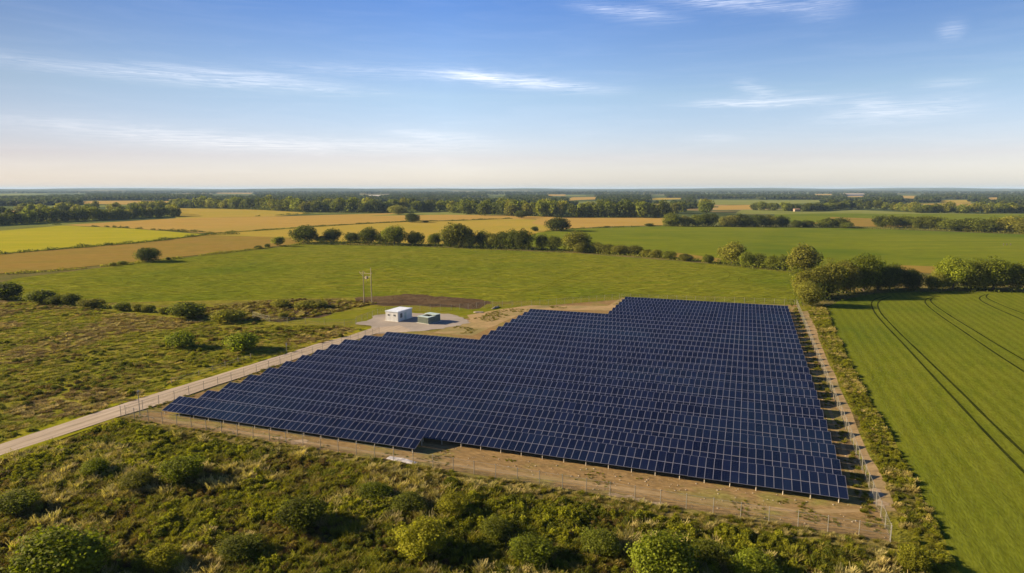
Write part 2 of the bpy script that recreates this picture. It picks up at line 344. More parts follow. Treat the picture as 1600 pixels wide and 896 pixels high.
sheet('verge', [uv(a, b) for a, b in lane_hi] + [uv(a - 2.2, b + 0.3) for a, b in lane_hi[::-1]], M_VERGE, 3, 0.5)
sheet('verge', [uv(a, b) for a, b in lane_lo[:4]] + [uv(a + 1.6, b) for a, b in lane_lo[:4][::-1]], M_VERGE, 3, 0.5)
# wheel tracks through the green crop
M_RUT = field_mat('wheel rut', (0.022, 0.030, 0.005), (0.032, 0.038, 0.007), (0.018, 0.025, 0.005), 0, (1, 1), 0.1, 0.4, 2.0, 0.5, 0.1)
def ribbon(name, pts, w, mat, parent, z):
    n_on = len(parent.children); z = parent.data.vertices[0].co.z + 0.004 + 0.0015 * n_on
    p = [Vector(q) for q in densify(pts, 3.0, 0.25, False, pts[0][0])]
    # smooth the corners
    for _ in range(6): p = [p[0]] + [(p[i - 1] + p[i] * 2 + p[i + 1]) / 4 for i in range(1, len(p) - 1)] + [p[-1]]
    v = []; f = []
    for i, q in enumerate(p):
        d = (p[min(i + 1, len(p) - 1)] - p[max(i - 1, 0)]).normalized(); nn = Vector((-d.y, d.x))
        ww = w * (0.8 + 0.4 * mnoise.noise(Vector((q.x * 0.2, q.y * 0.2, 3))))
        v += [(*(q + nn * ww / 2), z), (*(q - nn * ww / 2), z)]
        if i: f.append([2 * i - 2, 2 * i - 1, 2 * i + 1, 2 * i])
    me = bpy.data.meshes.new(name); me.from_pydata(v, [], f); me.materials.append(mat); me.update()
    return link(name, me, parent)
ZT = ZL[0] + 0.01
for p in ([(1385, 463), (1367, 466), (1360, 474), (1367, 490), (1387, 513), (1425, 552), (1480, 612), (1530, 667), (1600, 738), (1720, 860)],
          [(1392, 464), (1374, 468), (1369, 475), (1377, 492), (1400, 516), (1442, 556), (1500, 612), (1550, 662), (1612, 722), (1750, 850)],
          [(1462, 463), (1446, 466), (1441, 471), (1452, 481), (1475, 498), (1510, 522), (1560, 556), (1620, 595), (1800, 715)],
          [(1470, 463), (1454, 465), (1450, 469), (1462, 479), (1488, 496), (1525, 519), (1572, 547), (1630, 580), (1800, 680)],
          [(1540, 461), (1522, 464), (1530, 470), (1560, 484), (1600, 501), (1700, 545)],
          [(1545, 460), (1535, 463), (1543, 468), (1572, 480), (1612, 496), (1710, 535)]):
    ribbon('wheel_track', px(*p), 0.6, M_RUT, crop, ZT); ZT += 0.004

M_FAINT = field_mat('faint wheel track', (0.085, 0.095, 0.006), (0.1, 0.105, 0.008), (0.08, 0.085, 0.006), 0, (1, 1), 0.1, 0.4, 2.0, 0.5, 0.1)
past = bpy.data.objects['pasture_field']
for p in ([(1240, 430), (1190, 428), (1160, 431), (1150, 437), (1158, 443), (1200, 450), (1244, 456)], [(1240, 433), (1195, 431), (1168, 433), (1160, 437), (1168, 441), (1205, 447), (1244, 452)], [(1244, 462), (1190, 455), (1120, 448), (1040, 446), (960, 449)], [(1130, 420), (1142, 427), (1140, 434), (1120, 440)],
          [(840, 450), (870, 440), (900, 428), (930, 418)], [(846, 451), (876, 441), (906, 429), (936, 419)]):
    ribbon('wheel_track', px(*p), 0.55, M_FAINT, past, ZT); ZT += 0.004
M_TRACK = field_mat('packed earth track', (0.28, 0.2, 0.105), (0.235, 0.165, 0.08), (0.22, 0.17, 0.07), ROWROT, (0.3, 1), 0.1, 0.4, 2.5, 0.5, 0.06, fine_amp=0.25)
M_TRACKD = field_mat('damp earth track', (0.12, 0.08, 0.036), (0.15, 0.1, 0.045), (0.13, 0.1, 0.04), ROWROT, (0.3, 1), 0.1, 0.4, 2.5, 0.5, 0.06, fine_amp=0.25)
site = bpy.data.objects['site_earth']
for a, w_, m_ in (([(-95, 77.0), (-70, 76.7), (-45, 76.9), (-20, 77.8), (0, 78.2), (11, 78.7), (14.6, 82)], 1.3, M_TRACK), ([(15.0, 84), (15.2, 110), (15.1, 150), (15.3, 225)], 0.7, M_TRACK), ([(14.0, 88), (14.1, 120), (14.2, 222)], 0.4, M_TRACKD)):
    ribbon('wheel_track', [uv(*q) for q in a], w_, m_, site, ZT); ZT += 0.004
M_LANEC = field_mat('lane crown', (0.31, 0.255, 0.19), (0.27, 0.225, 0.16), (0.25, 0.215, 0.14), LANEDIR, (0.2, 1), 0.15, 0.5, 2.0, 0.4, 0.05, fine_amp=0.3)
lane = bpy.data.objects['lane']
mid = [((a[0] + b_[0]) / 2, (a[1] + b_[1]) / 2) for a, b_ in zip(lane_lo, lane_hi)]
ribbon('wheel_track', [uv(a, b_) for a, b_ in mid], 0.6, M_LANEC, lane, ZT); ZT += 0.004
# far low hills
def hill(x0, x1, y0, dep, hgt, seed, mat):
    nx, ny = 90, 7
    X = np.linspace(x0, x1, nx); v = []
    for i, x in enumerate(X):
        hh = hgt * (0.45 + 0.55 * (mnoise.fractal(Vector((x / 3500.0, seed, 0)), 1, 2, 4) + 0.6)); e = min(1, i / 10, (nx - 1 - i) / 10)
        for j in range(ny):
            s = j / (ny - 1); v.append((x, y0 + dep * s, -1 + max(0, hh) * e * math.sin(math.pi * s) ** 0.8))
    f = [[i * ny + j, (i + 1) * ny + j, (i + 1) * ny + j + 1, i * ny + j + 1] for i in range(nx - 1) for j in range(ny - 1)]
    link('hills', np_mesh('hills', v, f, [mat], smooth=True))['kind'] = 'structure'
M_HILL = field_mat('wooded hills', (0.04, 0.055, 0.022), (0.06, 0.07, 0.028), (0.13, 0.12, 0.05), 0, (1, 1), 0.0012, 0.004, 0.02, 0.3, 5, (0.56, 0.62))
hill(-9500, 1500, 7500, 2500, 42, 1.0, M_HILL); hill(-3000, 9500, 9500, 2500, 46, 4.2, M_HILL); hill(-12000, 12000, 12500, 3000, 56, 8.8, M_HILL)
hill(1500, 9000, 6500, 2000, 30, 12.3, M_HILL)

# ------------------------------------------------------------------ solar rows
PW, PL, TILT = 1.05, 2.02, R(19)
NP_V = None
def panel_arrays():
    x1, y1, h = PW - 0.018, PL - 0.012, 0.04; e = 0.03; gz = h - 0.005
    def rect(a, z): return [(a, a, z), (x1 - a, a, z), (x1 - a, y1 - a, z), (a, y1 - a, z)]
    v = rect(0, 0) + rect(0, h) + rect(e, h) + rect(e, gz)
    f = [(3, 2, 1, 0)]; m = [1]
    for a, b in ((0, 4), (4, 8), (8, 12)):
        for i in range(4): f.append((a + i, a + (i + 1) % 4, b + (i + 1) % 4, b + i)); m.append(0)
    f.append((12, 13, 14, 15)); m.append(2)
    uvs = np.zeros((len(f), 4, 2)); uvs[-1] = [(0, 0), (1, 0), (1, 1), (0, 1)]
    return np.array(v), np.array(f), np.array(m), uvs
PV, PF, PM, PUV = panel_arrays()
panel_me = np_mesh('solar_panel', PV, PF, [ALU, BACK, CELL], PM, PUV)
def panel_block(cells):
    n = len(cells)
    off = np.array([(c * PW, r * (PL + 0.03), 0) for c, r in cells])
    v = (PV[None] + off[:, None]).reshape(-1, 3)
    f = (PF[None] + (np.arange(n) * len(PV))[:, None, None]).reshape(-1, 4)
    tint = np.repeat(rng.random(n), len(PF))
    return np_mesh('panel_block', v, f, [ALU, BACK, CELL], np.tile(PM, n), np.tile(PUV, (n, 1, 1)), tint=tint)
ORD = ['front', 'second', 'third', 'fourth', 'fifth', 'sixth', 'seventh', 'eighth', 'ninth', 'tenth', 'eleventh', 'twelfth', 'thirteenth', 'fourteenth', 'fifteenth', 'sixteenth', 'seventeenth',
       'eighteenth', 'nineteenth', 'twentieth', 'twenty-first', 'twenty-second', 'twenty-third', 'twenty-fourth', 'twenty-fifth', 'twenty-sixth']
CT, ST = math.cos(TILT), math.sin(TILT)
def slope_pt(x, s, d=0.0): return (x, s * CT + d * ST, 0.8 + s * ST - d * CT)   # d below the panel plane
def solar_row(i, u0, u1, v0, individual):
    n = int(round((u1 - u0) / PW)); u0 = u1 - n * PW
    p = uv(u0, v0)
    root = empty('solar_row', (*p, 0), ROWROT)
    if i == 0: lab = 'short front row of blue panels, left half only, nearest the front fence'
    elif i == 1: lab = 'long second row of blue solar panels, its right half foremost at the earth strip'
    elif i == 25: lab = 'last row of blue solar panels at the back by the far green pasture'
    elif i == 20: lab = 'twenty-first row of blue solar panels from the front, first of the narrow back block'
    elif i == 12: lab = 'thirteenth row of blue solar panels from the front, first without left wing'
    else: lab = '%s row of dark blue solar panels counted back from the front fence' % ORD[i]
    tag(root, lab, 'solar panels', 'rows of the solar farm')
    cells = [(c, r) for c in range(n) for r in (0, 1)]
    ub = u0 * 0
    base = (0, 0, 0.8)
    jit = rng.normal(0, 0.012, n)
    if individual:
        order = sorted(cells, key=lambda c: abs(u0 + c[0] * PW - (0.0 if i else -43)) - c[1] * 0.01)
        one, rest = order[:100], order[100:]
    else: one, rest = [], cells
    for c, r in one:
        o = bpy.data.objects.new('solar_panel', panel_me); COL.objects.link(o); o.parent = root
        y = r * (PL + 0.03)
        o.location = (c * PW, y * CT, 0.8 + y * ST + jit[c - c % 8]); o.rotation_euler = (TILT + random.gauss(0, 0.006), random.gauss(0, 0.005), 0)
    if rest:
        o = link('panel_block', panel_block(rest), root); o.location = base; o.rotation_euler = (TILT, 0, 0)
        o['kind'] = 'stuff'
    # purlins below the panels
    mb = MB(); L = n * PW
    for s in (0.6, 1.6, 2.6, 3.5):
        a, b = slope_pt(0.05, s, 0.05), slope_pt(L - 0.05, s, 0.05); mb.tube(a, b, 0.035, n=4)
    mb.build('purlin', GALV, root)
    step = 3.15; k = int(L / step) + 1
    span = (k - 1) * step; x0 = (L - span) / 2
    whole = MB()
    for q in range(k):
        x = x0 + q * step
        mb = MB() if i < 2 else whole
        a = slope_pt(x, 0.14, 0.1); b = slope_pt(x, 3.2, 0.1)
        mb.tube((x, a[1], 0), (x, a[1], a[2]), 0.055, n=6); mb.tube((x, b[1], 0), (x, b[1], b[2]), 0.055, n=6)
        mb.tube(slope_pt(x, 0.1, 0.09), slope_pt(x, 3.9, 0.09), 0.04, n=4)
        mb.box((x - 0.1, a[1] - 0.1, 0), (x + 0.1, a[1] + 0.1, 0.09)) if i < 2 else None
        if i < 2: mb.build('support_post', PSTEEL, root)
    if i >= 2: whole.build('support_frame', GALV, root)
for i in range(26):
    if i == 0: u0, u1, v0 = -91.6, -43.4, 78.7
    else:
        v0 = 83.0 + 5.3 * (i - 1); u1 = 13.3
        u0 = -90.0 if i < 10 else (-87.5 if i == 10 else (-84.5 if i == 11 else (-60.4 if i < 20 else -36.6)))
    solar_row(i, u0, u1, v0, i < 12)

# ------------------------------------------------------------------ fences
def fence(name, pts, hgt, label, cat='fence', spacing=3.1, post_r=0.043, mat=GALV, wire=True, rails=(1.0,), step_top=0.06):
    root = empty(name, (*pts[0], 0)); tag(root, label, cat)
    o0 = Vector((*pts[0], 0))
    P = [Vector((*p, 0)) - o0 for p in pts]
    pos = []
    for a, b in zip(P[:-1], P[1:]):
        k = max(1, int(round((b - a).length / spacing)))
        pos += [a + (b - a) * (j / k) for j in range(k)]
    pos.append(P[-1])
    for q in pos:
        mb = MB(); hh = hgt + step_top + random.uniform(-0.03, 0.04); dx, dy = random.gauss(0, 0.02), random.gauss(0, 0.02)
        mb.tube((q.x, q.y, 0), (q.x + dx, q.y + dy, hh), post_r, n=7); mb.tube((q.x + dx, q.y + dy, hh), (q.x + dx, q.y + dy, hh + 0.05), post_r * 1.25, n=7)
        mb.build('fence_post', mat, root)
    mb = MB()
    for r in rails:
        for a, b in zip(pos[:-1], pos[1:]): mb.tube((a.x, a.y, hgt * r), (b.x, b.y, hgt * r), 0.018 if wire else 0.03, n=4)
    mb.build('rail_wire', mat, root)
    if wire:
        v = []; f = []; uvs = []; s = 0
        for a, b in zip(pos[:-1], pos[1:]):
            k = len(v); L = (b - a).length
            v += [(a.x, a.y, 0.03), (b.x, b.y, 0.03), (b.x, b.y, hgt), (a.x, a.y, hgt)]; f.append((k, k + 1, k + 2, k + 3))
            uvs.append([(s, 0), (s + L, 0), (s + L, hgt), (s, hgt)]); s += L
        link('wire_mesh', np_mesh('wire_mesh', v, f, [WIRE], uvs=np.array(uvs)), root)
    return root
fence('chain_link_fence', [uv(-97.2, 75.5), uv(16.4, 75.3)], 1.9, 'long grey chain link fence along the front between bare earth and scrub', rails=(1.0, 0.5))
fence('chain_link_fence', [uv(16.4, 75.6), uv(16.7, 229.0)], 1.95, 'straight chain link fence on the right between solar rows and field track', spacing=2.7, rails=(1.0,))
fence('chain_link_fence', [uv(-96.6, 75.9), uv(-95.4, 88), uv(-94, 104), uv(-92.9, 121), uv(-91.2, 134), uv(-89.8, 145)], 1.9, 'chain link fence between the gravel lane and the left ends of the solar rows')
fence('chain_link_fence', [uv(16.2, 229.2), uv(-12, 225), uv(-39.6, 221)], 1.9, 'chain link fence behind the last solar row at the pasture edge')
fence('chain_link_fence', [uv(-40.2, 220.8), uv(-64.6, 196.8), g2(770, 480), g2(705, 486), g2(640, 486.5), g2(590, 493), g2(557, 506)], 1.9, 'chain link fence bending round behind the white cabin and the sandy strip')
fence('stock_fence', px((395, 497), (422, 504), (450, 506), (478, 507), (538, 510), (556, 509)), 1.9, 'thin grey wire fence crossing the rough meadow to the hardstanding', spacing=6.5, rails=(0.95, 0.5))
fence('stock_fence', px((268, 601), (311, 589), (352, 574), (392, 562)), 1.25, 'low weathered timber post fence in the rough grass beside the lane', spacing=4.5, mat=WOODP, wire=False, rails=(0.85, 0.45), post_r=0.06)
# corner mast
b = g2(219, 652); mb = MB(); mb.tube((0, 0, 0), (0, 0, 4.6), 0.07, 0.055); rt = empty('steel_mast', (*b, 0)); tag(rt, 'tall bare steel mast at the fence corner beside the lane', 'mast')
mb.build('pole', GALV, rt); mb = MB(); mb.box((-0.12, -0.2, 4.35), (0.12, 0.3, 4.55)); mb.tube((0, 0, 4.6), (0, 0, 4.75), 0.085); mb.build('camera_head', GALV, rt)
b = g2(448, 551); rt = empty('marker_post', (*b, 0)); tag(rt, 'single tall grey post in the shadow of the round bush near the lane', 'post')
mb = MB(); mb.tube((0, 0, 0), (0, 0, 2.3), 0.06); mb.build('pole', GALV, rt); mb = MB(); mb.box((-0.12, -0.03, 1.7), (0.12, 0.06, 2.2)); mb.build('sign_plate', WHITE, rt)

# ------------------------------------------------------------------ cabin, transformer, poles
def frame_of(a, b):
    a, b = Vector(g2(*a)), Vector(g2(*b)); d = b - a; return a, math.atan2(d.y, d.x), d.length
# cabin: its left face from c1 to c2, depth back to the right
o, rz, wl = frame_of((603, 502), (622, 504))
cab = empty('substation_cabin', (o.x, o.y, 0), rz); tag(cab, 'white flat roofed substation cabin on the grey hardstanding', 'cabin')
W, D, HT = wl, 7.1, 2.9
mb = MB(); mb.box((-0.25, -0.25, 0.045), (W + 0.25, D + 0.25, 0.2)); mb.build('plinth', CONC, cab)
mb = MB(); mb.box((0, 0, 0.2), (W, D, HT))
for k in range(9):      # panel seams
    x = W * (k + 0.5) / 9
    mb.box((x - 0.03, -0.03, 0.3), (x + 0.03, 0.0, HT - 0.1))
for k in range(13):
    y = D * (k + 0.5) / 13
    mb.box((W, y - 0.03, 0.3), (W + 0.03, y + 0.03, HT - 0.1))
mb.build('wall', WHITE, cab)
mb = MB(); mb.box((-0.18, -0.18, HT), (W + 0.18, D + 0.18, HT + 0.16)); mb.box((0.1, 0.1, HT + 0.16), (W - 0.1, D - 0.1, HT + 0.2))
for k in range(1, 8): mb.box((0.1, D * k / 8 - 0.04, HT + 0.2), (W - 0.1, D * k / 8 + 0.04, HT + 0.24))
mb.build('roof', WROOF, cab)
for y0, w in ((1.1, 1.0), (3.2, 0.95)):
    mb = MB(); mb.box((W + 0.03, y0, 0.25 if y0 > 3 else 1.1), (W + 0.09, y0 + w, 2.35)); dr = mb.build('door' if y0 > 3 else 'vent', DARKM if y0 < 3 else GREENL, cab)
    if y0 > 3:
        mb = MB(); mb.box((W + 0.09, y0 + 0.1, 1.1), (W + 0.14, y0 + 0.18, 1.35)); mb.build('handle', DARKM, dr)
for x0 in (0.7, 2.8):
    mb = MB(); mb.box((x0, -0.07, 1.7), (x0 + 0.6, -0.035, 2.15))
    for k in range(4): mb.box((x0 + 0.03, -0.1, 1.74 + 0.1 * k), (x0 + 0.57, -0.07, 1.78 + 0.1 * k))
    mb.build('vent', DARKM, cab)
# transformer
o, rz, wl = frame_of((653, 505), (669.5, 507.5))
tr = empty('transformer', (o.x, o.y, 0), rz); tag(tr, 'low green finned transformer housing with pale roof beside the white cabin', 'transformer')
W, D, HT = wl, 5.2, 1.95
mb = MB(); mb.box((-0.4, -0.4, 0.045), (W + 0.4, D + 0.4, 0.16)); mb.build('plinth', CONC, tr)
mb = MB(); mb.box((0, 0, 0.16), (W, 0.12, HT)); mb.box((W - 0.12, 0.12, 0.16), (W, D, HT)); mb.box((0, 0.12, 0.16), (0.12, D, HT)); mb.box((0.12, D - 0.12, 0.16), (W - 0.12, D, HT + 0.25))
mb.build('wall', GREENP, tr)
mb = MB()
for k in range(14):
    x = W * (k + 0.5) / 14; mb.box((x - 0.05, -0.12, 0.3), (x + 0.05, 0, HT - 0.12))
for k in range(16):
    y = D * (k + 0.5) / 16; mb.box((W, y - 0.05, 0.3), (W + 0.12, y + 0.05, HT - 0.12))
mb.build('cooling_fins', GREENP, tr)
mb = MB(); mb.box((-0.1, -0.14, HT), (W + 0.12, 1.3, HT + 0.1)); mb.box((-0.1, 3.0, HT + 0.25), (W + 0.14, D + 0.1, HT + 0.36)); mb.box((-0.1, 1.3, HT + 0.002), (0.5, 3.0, HT + 0.1)); mb.box((W - 0.9, 1.3, HT + 0.002), (W + 0.12, 3.0, HT + 0.1))
mb.build('roof', GREENL, tr)
mb = MB(); mb.box((0.5, 1.3, 1.2), (W - 0.9, 3.0, 1.5)); mb.build('tank', DARKM, tr)
for k in range(3):
    mb = MB(); x = 0.9 + k * (W - 2.2) / 2
    for j in range(5): mb.tube((x, 2.1, 1.5 + j * 0.11), (x, 2.1, 1.57 + j * 0.11), 0.12 - 0.012 * j, n=8)
    mb.build('bushing', CERAM, tr)
# twin pole
a = g2(569, 474); b = g2(581, 475.5); dd = Vector((b[0] - a[0], b[1] - a[1], 0)); L = dd.length
tp = empty('utility_pole', (*a, 0), math.atan2(dd.y, dd.x)); tag(tp, 'twin wooden electricity pole with crossarm standing by the dark earth bank', 'utility pole')
h1, h2 = 10.9, 12.2
for x, hh in ((0, h1), (L, h2)):
    mb = MB(); mb.tube((x, 0, 0), (x, 0, hh), 0.17, 0.12, n=10); mb.build('pole', WOODP, tp)
mb = MB(); mb.box((-1.6, -0.22, 10.14), (L + 0.5, -0.12, 10.26)); mb.build('crossarm', WOODP, tp)
mb = MB(); mb.tube((0, 0.02, 8.6), (L, 0.02, 9.3), 0.06); mb.tube((0, 0, 9.2), (-1.3, -0.16, 10.1), 0.035); mb.build('brace', GALV, tp)
for x in (-1.45, 0.9, L + 0.55):
    mb = MB()
    for j in range(4): mb.tube((x, -0.16, 10.3 + j * 0.1), (x, -0.16, 10.37 + j * 0.1), 0.09 - 0.012 * j)
    mb.build('insulator', CERAM, tp)
mb = MB(); mb.tube((L * 0.38, -0.05, 7.0), (L * 0.38, -0.05, 9.9), 0.05); mb.box((L * 0.38 - 0.3, -0.35, 8.3), (L * 0.38 + 0.5, 0.25, 9.2)); mb.tube((L * 0.38 + 0.5, -0.05, 8.9), (L, -0.05, 8.7), 0.05)
mb.build('switch_gear', WOODP, tp)
# small things on the site
def lump(name, c, sx, sy, sz, rz, mat, label, cat, seed):
    nx, ny = 22, 10; v = []
    for i in range(nx):
        for j in range(ny):
            x = -1 + 2 * i / (nx - 1); y = -1 + 2 * j / (ny - 1)
            r = max(0, 1 - x ** 4) * max(0, 1 - y ** 2); w = mnoise.fractal(Vector((x * 2 + seed, y * 2, seed)), 1, 2, 3)
            e = 1 + 0.25 * mnoise.noise(Vector((x * 1.5, seed, 1)))
            v.append((x * sx, y * sy * e * (1 - 0.3 * x * x), (r ** 0.5) * sz * (0.75 + 0.5 * w) - 0.01))
    f = [[i * ny + j, (i + 1) * ny + j, (i + 1) * ny + j + 1, i * ny + j + 1] for i in range(nx - 1) for j in range(ny - 1)]
    o = link(name, np_mesh(name, v, f, [mat])); o.location = (*c, ZL[0] + 0.01); o.rotation_euler = (0, 0, rz); tag(o, label, cat); return o
lump('plastic_sheet', g2(628, 721), 2.4, 0.6, 0.24, ROWROT - 0.1, POLY, 'crumpled white sheet lying on the earth by the front fence', 'sheet', 2.2)
lump('rubble_heap', g2(774, 482), 2.4, 0.5, 0.5, 1.1, RUBBLE, 'pale narrow rubble heap at the right end of the dark earth bank', 'rubble heap', 5.1)
lump('rubble_heap', g2(748, 489), 1.6, 0.9, 0.35, 0.1, RUBBLE, 'small grey stone pile on the bank left of the sandy strip', 'rubble heap', 7.4)

# ------------------------------------------------------------------ foliage
def leaf_quads(pos, nrm, size, asp=1.0):
    n = len(pos)
    nrm = nrm / (np.linalg.norm(nrm, axis=1, keepdims=True) + 1e-9)
    t = np.cross(nrm, rng.normal(size=(n, 3))); t /= (np.linalg.norm(t, axis=1, keepdims=True) + 1e-9)
    b = np.cross(nrm, t); s = np.asarray(size).reshape(-1, 1) * 0.5
    v = np.stack([pos - t * s - b * s * asp * 0.55, pos + t * s * 0.75 - b * s * asp * 0.8, pos + t * s + b * s * asp * 0.5, pos - t * s * 0.6 + b * s * asp], 1).reshape(-1, 3)
    return v, np.arange(4 * n).reshape(n, 4)
def sphere_dirs(n):
    d = rng.normal(size=(n, 3)); return d / np.linalg.norm(d, axis=1, keepdims=True)
def crown_mesh(name, nleaf, leaf, nlobe, fill=0.32, flat=0.0, skirt=0.0, spiky=0.0, lo=0.18, hi=0.36):
    """unit crown: about 1 wide, z 0..1"""
    C = []; r_ = []
    while len(C) < nlobe:
        p = rng.uniform(-1, 1, 3); q = np.linalg.norm(p * np.array([1, 1, 1]))
        if q > 1: continue
        rr = rng.uniform(lo, hi) if nlobe > 4 else rng.uniform(0.36, 0.48)
        c = np.array([p[0] * (0.5 - rr * 0.75), p[1] * (0.5 - rr * 0.75), 0.5 + p[2] * (0.5 - rr * 0.8)])
        if skirt: c[2] = 0.5 + (c[2] - 0.5) * (1 - skirt) - 0.1 * skirt
        C.append(c); r_.append(rr)
    C = np.array(C); r_ = np.array(r_)
    w = r_ ** 2; w /= w.sum()
    P = []; N = []; T = []
    lob_t = rng.uniform(0.15, 0.85, nlobe)
    k = 0
    while k < nleaf:
        m = 2000; li = rng.choice(nlobe, m, p=w); d = sphere_dirs(m)
        ww = np.where(rng.random(m) < fill, rng.uniform(0.45, 0.9, m), rng.uniform(0.85, 1.08, m) + spiky * np.abs(rng.normal(0, 1, m)))
        q = C[li] + d * (r_[li] * ww)[:, None]
        ok = q[:, 2] > 0.0
        q, d, li = q[ok], d[ok], li[ok]
        P.append(q); N.append(d + rng.normal(0, 0.55, d.shape) + np.array([0, 0, 0.25])); T.append(np.clip(lob_t[li] + rng.normal(0, 0.22, len(li)), 0, 1)); k += len(q)
    P = np.concatenate(P)[:nleaf]; N = np.concatenate(N)[:nleaf]; T = np.concatenate(T)[:nleaf]
    v, f = leaf_quads(P, N, rng.uniform(0.6, 1.35, nleaf) * leaf)
    return np_mesh(name, v, f, [LEAF], tint=T)
def trunk_mesh():
    mb = MB(); a = Vector((0, 0, 0)); r = 0.05
    for k in range(4):
        b = a + Vector((random.uniform(-0.02, 0.02), random.uniform(-0.02, 0.02), 0.15)); mb.tube(a, b, r, r * 0.8, n=7); a = b; r *= 0.8
        if k: 
            t = random.uniform(0, 6.28)
            for s in (0, 2.2, 4.3): mb.tube(b, b + Vector((math.cos(t + s) * 0.2, math.sin(t + s) * 0.2, 0.17)), r * 0.6, 0.008, n=5)
    return mb.mesh('trunk', BARK)
TRUNKS = [trunk_mesh() for _ in range(3)]
CR_FAR = [crown_mesh('crown', 1100, 0.085, 9) for _ in range(6)]
CR_MID = [crown_mesh('crown', 5600, 0.044, 24, spiky=0.09, lo=0.11, hi=0.33) for _ in range(7)]
CR_BIG = [crown_mesh('crown', 13000, 0.031, 34, spiky=0.05, lo=0.13, hi=0.30) for _ in range(6)]
CR_BUSH = [crown_mesh('foliage', 5000, 0.05, 20, skirt=0.4, spiky=0.16, lo=0.14, hi=0.30) for _ in range(5)]
CR_NEAR = [crown_mesh('foliage', 11000, 0.034, 38, skirt=0.3, spiky=0.28, lo=0.07, hi=0.22) for _ in range(5)]
TONE = {'dark': (0.075, 0.092, 0.014), 'mid': (0.12, 0.138, 0.017), 'olive': (0.168, 0.168, 0.026), 'pale': (0.24, 0.235, 0.055), 'fresh': (0.15, 0.18, 0.015), 'lime': (0.215, 0.215, 0.017)}
def plant(name, cx, base, top, w, tone, label, cat, lib, group=None, parts=True, ratio=0.99, xy=None, hw=None):
    p = xy or g2(cx, base)
    hgt, wid = hw or (height_at(cx, base, top), metres(w, base) * 1.2)
    rz = random.uniform(0, 6.28); col = TONE[tone]; k = random.uniform(0.85, 1.15) * (0.98 if lib is CR_NEAR else 1.0); col = (col[0] * k, col[1] * k, col[2] * k, 1)
    crown_me = random.choice(lib)
    if not parts:
        o = link(name, crown_me); o.location = (*p, -0.03 * hgt); o.scale = (wid, wid * random.uniform(0.85, 1.1), hgt * 1.03); o.rotation_euler = (0, 0, rz); o.color = col
        return tag(o, label, cat, group)
    root = empty(name, (*p, 0), rz); tag(root, label, cat, group)
    o = link('crown' if lib not in (CR_BUSH, CR_NEAR) else 'foliage', crown_me, root); o.color = col
    zb = hgt * (1 - ratio); o.location = (0, 0, zb); o.scale = (wid, wid * random.uniform(0.85, 1.1), hgt * ratio)
    t = link('trunk' if lib not in (CR_BUSH, CR_NEAR) else 'stem', random.choice(TRUNKS), root); t.scale = (hgt * 0.75, hgt * 0.75, hgt * 0.9)
    return root

def group_row(items, where, group, lib, cat='tree', name='broadleaf_tree'):
    """items: (cx, base, top, w, tone, look); labelled by look and order along its hedge"""
    items = sorted(items); N = len(items)
    ords = ['leftmost', 'second from the left', 'third from the left', 'fourth from the left', 'fifth from the left', 'sixth from the left', 'seventh from the left', 'eighth from the left', 'ninth from the left', 'tenth from the left',
            'eleventh from the left', 'twelfth from the left', 'thirteenth from the left']
    rev = ['rightmost', 'second from the right', 'third from the right', 'fourth from the right', 'fifth from the right', 'sixth from the right', 'seventh from the right', 'eighth from the right', 'ninth from the right', 'tenth from the right', 'eleventh from the right', 'twelfth from the right', 'thirteenth from the right']
    for k, (cx, base, top, w, tone, look) in enumerate(items):
        pos = ords[k] if k <= N // 2 else rev[N - 1 - k]
        plant(name, cx, base, top, w, tone, '%s, %s %s' % (look, pos, where), cat, lib, group)
big, rnd, slim, low = 'broad high domed tree', 'rounded tree', 'slim tree', 'low bushy tree'
group_row([(475, 380, 353, 36, 'dark', big), (502, 379, 368, 18, 'mid', low), (521, 379, 358, 25, 'dark', rnd), (551, 380, 363, 24, 'dark', rnd), (575, 381, 356, 28, 'dark', big), (602, 382, 360, 24, 'dark', rnd), (616, 383, 351, 32, 'mid', big),
           (650, 383, 360, 27, 'dark', rnd), (680, 384, 364, 20, 'mid', slim), (703, 386, 366, 24, 'dark', rnd), (714, 386, 348, 46, 'olive', big), (732, 387, 363, 26, 'olive', rnd), (753, 387, 359, 24, 'dark', slim), (768, 388, 363, 22, 'olive', rnd),
           (786, 388, 361, 26, 'dark', rnd), (802, 389, 358, 24, 'dark', rnd), (820, 390, 356, 28, 'dark', big), (847, 390, 366, 20, 'dark', slim), (866, 391, 367, 21, 'mid', slim), (898, 393, 362, 44, 'olive', big), (908, 395, 377, 24, 'olive', low)],
          'in the hedge behind the pasture', 'trees in the hedge behind the pasture', CR_MID)
group_row([(932, 395, 378, 26, 'olive', 'round hedge bush'), (950, 396, 382, 22, 'olive', 'round hedge bush'), (969, 398, 382, 24, 'olive', 'round hedge bush'), (990, 399, 384, 26, 'olive', 'round hedge bush'), (1010, 401, 389, 18, 'olive', 'small hedge bush'),
           (1026, 403, 390, 20, 'olive', 'hedge bush'), (1045, 405, 392, 20, 'mid', 'hedge bush'), (1072, 408, 396, 20, 'olive', 'small hedge bush'), (1106, 411, 397, 17, 'mid', 'small dark hedge bush')],
          'in the low end of the pasture hedge', 'bushes in the low pasture hedge', CR_MID, 'bush', 'hedge_bush')
group_row([(1143, 413, 379, 37, 'olive', big), (1165, 417, 394, 22, 'mid', low), (1186, 418, 396, 24, 'mid', rnd), (1205, 420, 398, 22, 'mid', rnd), (1226, 422, 397, 24, 'mid', rnd), (1257, 426, 383, 42, 'olive', big)],
          'at the right corner of the pasture', 'trees at the right corner of the pasture', CR_MID)
